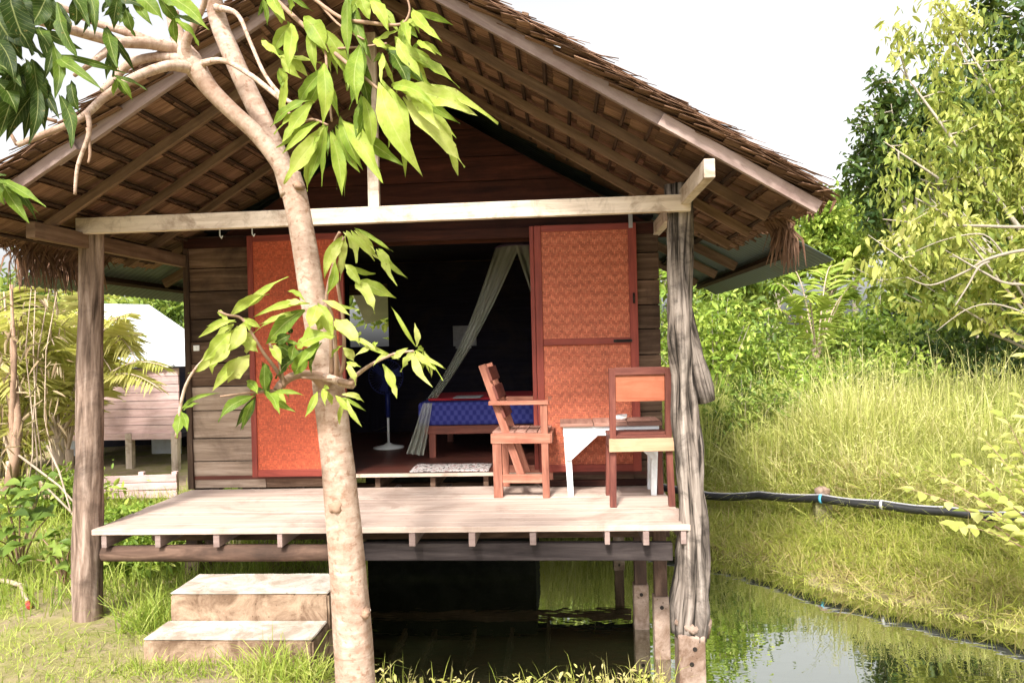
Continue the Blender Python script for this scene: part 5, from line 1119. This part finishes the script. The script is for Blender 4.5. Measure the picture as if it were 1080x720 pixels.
for px in (104, 150, 185):
    q = at(px, 520, 7.93); m = MB(); m.box((q.x - .03, 7.912, -.15), (q.x + .03, 7.96, fa.z + .30)); m.build('fence_post', M['hut'], pf_, .003)
m = MB(); m.box((x0 - .6, hY + 2.4, z0 - .8), (x1, hY + 2.44, z1 + .4)); m.build('back_wall', M['inside'], nh)
m = MB(); m.box((x0 - .6, hY + .05, z0 - .08), (x1, hY + 2.4, z0 - .02)); m.build('floor', M['inside'], nh)
for px in (178, 90):
    q = hp3(px, 480, 1.3); m = MB(); m.box((q.x - .28, hY + 1.3, z0 - .75), (q.x + .2, hY + 1.33, z0 - .1)); m.build('pale_panel', M['tinwhite'], nh)
m = MB(); pts = [hp3(px, py, -.12 + (388 - py) * .028) for px, py in ((96, 389), (199, 386), (199, 352), (157, 323), (96, 322))]
m.prism(pts, (0, .0, .03)); trf = m.build('tin_roof', M['tinwhite'], nh)
for px_ in (112, 126, 140, 154, 168, 182):
    m = MB(); yt = 324 if px_ < 157 else 324 + (px_ - 157) * .69; m.tube([hp3(px_, 388, -.125) + Vector((0, 0, .03)), hp3(px_ * .96 + 5, yt + 2, -.125 + (388 - yt) * .028) + Vector((0, 0, .03))], .018, 6); m.build('sheet_ridge', M['tinwhite'], trf)
p = G(45, 500, 7.2); b = p
dt = thing('vine_trunk', 'dead trunk wrapped in dry hanging vines at the left edge', 'tree', tuple(b))
for i in range(6):
    xx = 10 + i * 7.5 + random.uniform(-4, 4); P_ = [at(xx + random.uniform(-8, 12), 520, 7.2 + random.uniform(-.2, .2)), at(xx + random.uniform(-5, 8), 440, 7.2), at(xx, 370, 7.2 + random.uniform(-.1, .1)), at(xx + random.uniform(-14, 14), 300, 7.2)]
    m = MB(); m.tube([P_[0], P_[0].lerp(P_[1], .5) + Vector((.03, 0, 0)), P_[1], P_[2], P_[3]], [.055, .045, .035, .022, .01] if i < 2 else [.009, .008, .007, .006, .004], 7, .3, 6, i); m.build('stem' if i < 2 else 'vine', M['twig'] if i < 2 else M['stick'], dt)
for i, (px, py, tx, ty) in enumerate([(20, 480, 105, 560), (40, 505, 110, 590), (50, 470, 75, 540)]):
    m = MB(); m.tube([at(px, py, 7.1), at((px + tx) / 2, (py + ty) / 2 - 8, 6.6), at(tx, ty, 6.2)], [.012, .01, .006], 6); m.build('vine', M['stick'], dt)
c = np.array([tuple(at(random.uniform(-10, 70), random.uniform(310, 520), 7.2 + random.uniform(-.4, .3))) for _ in range(260)]); leaves('dry_leaves', c, .14, .022, M['dry'], dt, 1.6)
# yellow bamboo like clumps, palms and trees
for i, (px, Y, h, rx, nl, ln, wd, mat, lab) in enumerate([(-5, 9.6, 2.3, .8, 2600, .2, .022, 'frond', 'yellow green bamboo clump at the left edge'), (60, 12.5, 2.6, 1.3, 5000, .2, .05, 'yleaf', 'yellow green bush behind the bamboo'), (128, 13.5, 2.2, 1.1, 4500, .16, .06, 'mleaf', 'bush standing behind the neighbouring hut')]):
    shrub('bamboo_clump' if i < 1 else 'bush', lab, G(px, 450, Y), h, rx, nl, ln, wd, mat, 70 + i, 'bamboo' if i < 1 else 'bush', droop=.8)
b = G(62, 480, 8.6); palm('young_palm', 'young yellow palm with fronds arching in front of the neighbouring hut', b, [(at(x, y, Y), a) for x, y, Y, a in ((178, 408, 8.4, .5), (150, 370, 8.8, .45), (168, 432, 8.2, .55), (120, 345, 8.8, .3), (20, 380, 8.2, .5), (-20, 430, 8.4, .5), (60, 330, 8.6, .3), (140, 350, 8.5, .5))], .42, 'frond', 8, .7, 34, .03)
for i, (px, py, Y, rx, rz, mat, lab) in enumerate([(178, 350, 24, 2.4, 2.4, 'mleaf', 'green tree behind the tin roof of the hut'), (80, 360, 27, 4, 2.6, 'yleaf', 'pale yellow tree far behind the bamboo'), (-10, 350, 22, 3.5, 2.8, 'mleaf', 'green tree far behind the left edge')]):
    p = at(px, py, Y); tree('background_tree', lab, G(px, 400, Y), p, (rx, rx * .8, rz), 6000, .24, .12, mat, 90 + i, trunk_r=.14, limbs=10, clump=.3, group='trees behind the hut')
for j, (px, Y, lab) in enumerate([(12, 8.0, 'golden palm clump with drooping fronds at the left edge'), (72, 9.0, 'golden palm clump with drooping fronds just left of the log post')]):
    random.seed(300 + j); fr = []
    for i in range(15):
        a_ = random.uniform(-1, 1); xx = px + a_ * 85; yy = random.uniform(320, 450); fr.append((at(xx, yy, Y + random.uniform(-.7, .4)), random.uniform(.5, 1.1)))
    palm('palm_clump', lab, G(px, 480, Y), fr, .48, 'frond', 310 + j, .5, 36, .026, 'palm clumps on the left')
# broad leaved plants by the left post
def broad(name, label, base, tips, ln, wd, tone):
    base = Vector(base); r = thing(name, label, 'plant', tuple(base)); m = MB(); ml = MB()
    for tip in tips:
        tip = Vector(tip); mid = base.lerp(tip, .5) + Vector((0, 0, .08)); m.tube([base, mid, tip], [.008, .006, .004], 5, caps=False)
        for j in range(5):
            a = random.random() * 6.283; d = Vector((math.cos(a), math.sin(a) - .3, random.uniform(-.3, .35))).normalized(); q = tip if j < 3 else mid.lerp(tip, random.random()); L = ln * random.uniform(.7, 1.15); n0 = Vector((random.uniform(-.3, .3), -.5, 1)).normalized(); s_ = d.cross(n0).normalized(); n0 = s_.cross(d)
            vs = []; pr = [.08, .7, 1, .85, .5, .02]
            for i in range(6):
                t = i / 5; c_ = q + d * L * t + n0 * (.14 * L * math.sin(math.pi * t)); 
                for k in (-1, 0, 1): vs.append(c_ + s_ * (wd * L / ln * .5 * pr[i] * k) + n0 * (abs(k) * .02 * pr[i]))
            fs = [(i * 3 + k, i * 3 + k + 1, i * 3 + k + 4, i * 3 + k + 3) for i in range(5) for k in range(2)]; ml.quadset(vs, fs, [[(0, 0)] * 4] * len(fs), min(1, max(0, tone + random.uniform(-.25, .25))), True)
    m.build('stems', M['twig'], r); ml.build('foliage', M['mleaf'], r); return r
b = G(20, 600, 5.6); broad('broadleaf_plant', 'broad leaved dark green plant at the left edge', b, [at(x, y, Y) for x, y, Y in ((5, 520, 5.6), (22, 510, 5.7), (40, 520, 5.5), (12, 545, 5.4), (35, 550, 5.4), (0, 570, 5.3), (55, 540, 5.6), (25, 575, 5.3), (48, 505, 5.9), (-10, 540, 5.4), (-5, 590, 5.2))], .17, .10, .3)
b = G(68, 610, 5.2); broad('broadleaf_plant', 'small broad leaved plant beside the foot of the log post', b, [at(x, y, Y) for x, y, Y in ((45, 568, 5.2), (62, 560, 5.3), (76, 575, 5.1), (55, 585, 5.0), (72, 600, 5.0), (38, 590, 5.1), (112, 585, 5.3), (118, 560, 5.5))], .13, .075, .5)
for i, (px, py, Y, h, rx, lab) in enumerate([(150, 600, 5.6, .34, .4, 'bright weedy bush beside the steps'), (190, 560, 7.2, .2, .6, 'green undergrowth left of the washroom base'), (280, 580, 7.6, .5, .6, 'green undergrowth seen beneath the porch'), (60, 530, 7.4, .5, .6, 'green undergrowth below the bamboo'), (125, 550, 6.6, .28, .4, 'weedy undergrowth right of the left log post')]):
    shrub('weed_bush', lab, G(px, py, Y), h, rx, 2600, .07, .028, 'bleaf', 110 + i, 'weeds', 'weed bushes around the porch')
# the stick with a red tip lying on the ground
a = atz(-6, 611, .05); b = atz(22, 617, .05); c_ = atz(31, 640, .04)
sk = thing('fallen_stick', 'pale bent stick with red tip lying on the grass', 'stick', tuple(b))
m = MB(); m.tube([a, a.lerp(b, .5) + Vector((0, 0, .01)), b, b + (b - a) * .18], [.018, .018, .017, .014], 8, .2, 8, 1); m.tube([b, b.lerp(c_, .8)], [.016, .014], 8, .2, 8, 2); m.build('shaft', M['stick'], sk)
m = MB(); m.tube([b.lerp(c_, .8), c_], [.0165, .015], 8); m.build('red_tip', M['redtip'], sk)
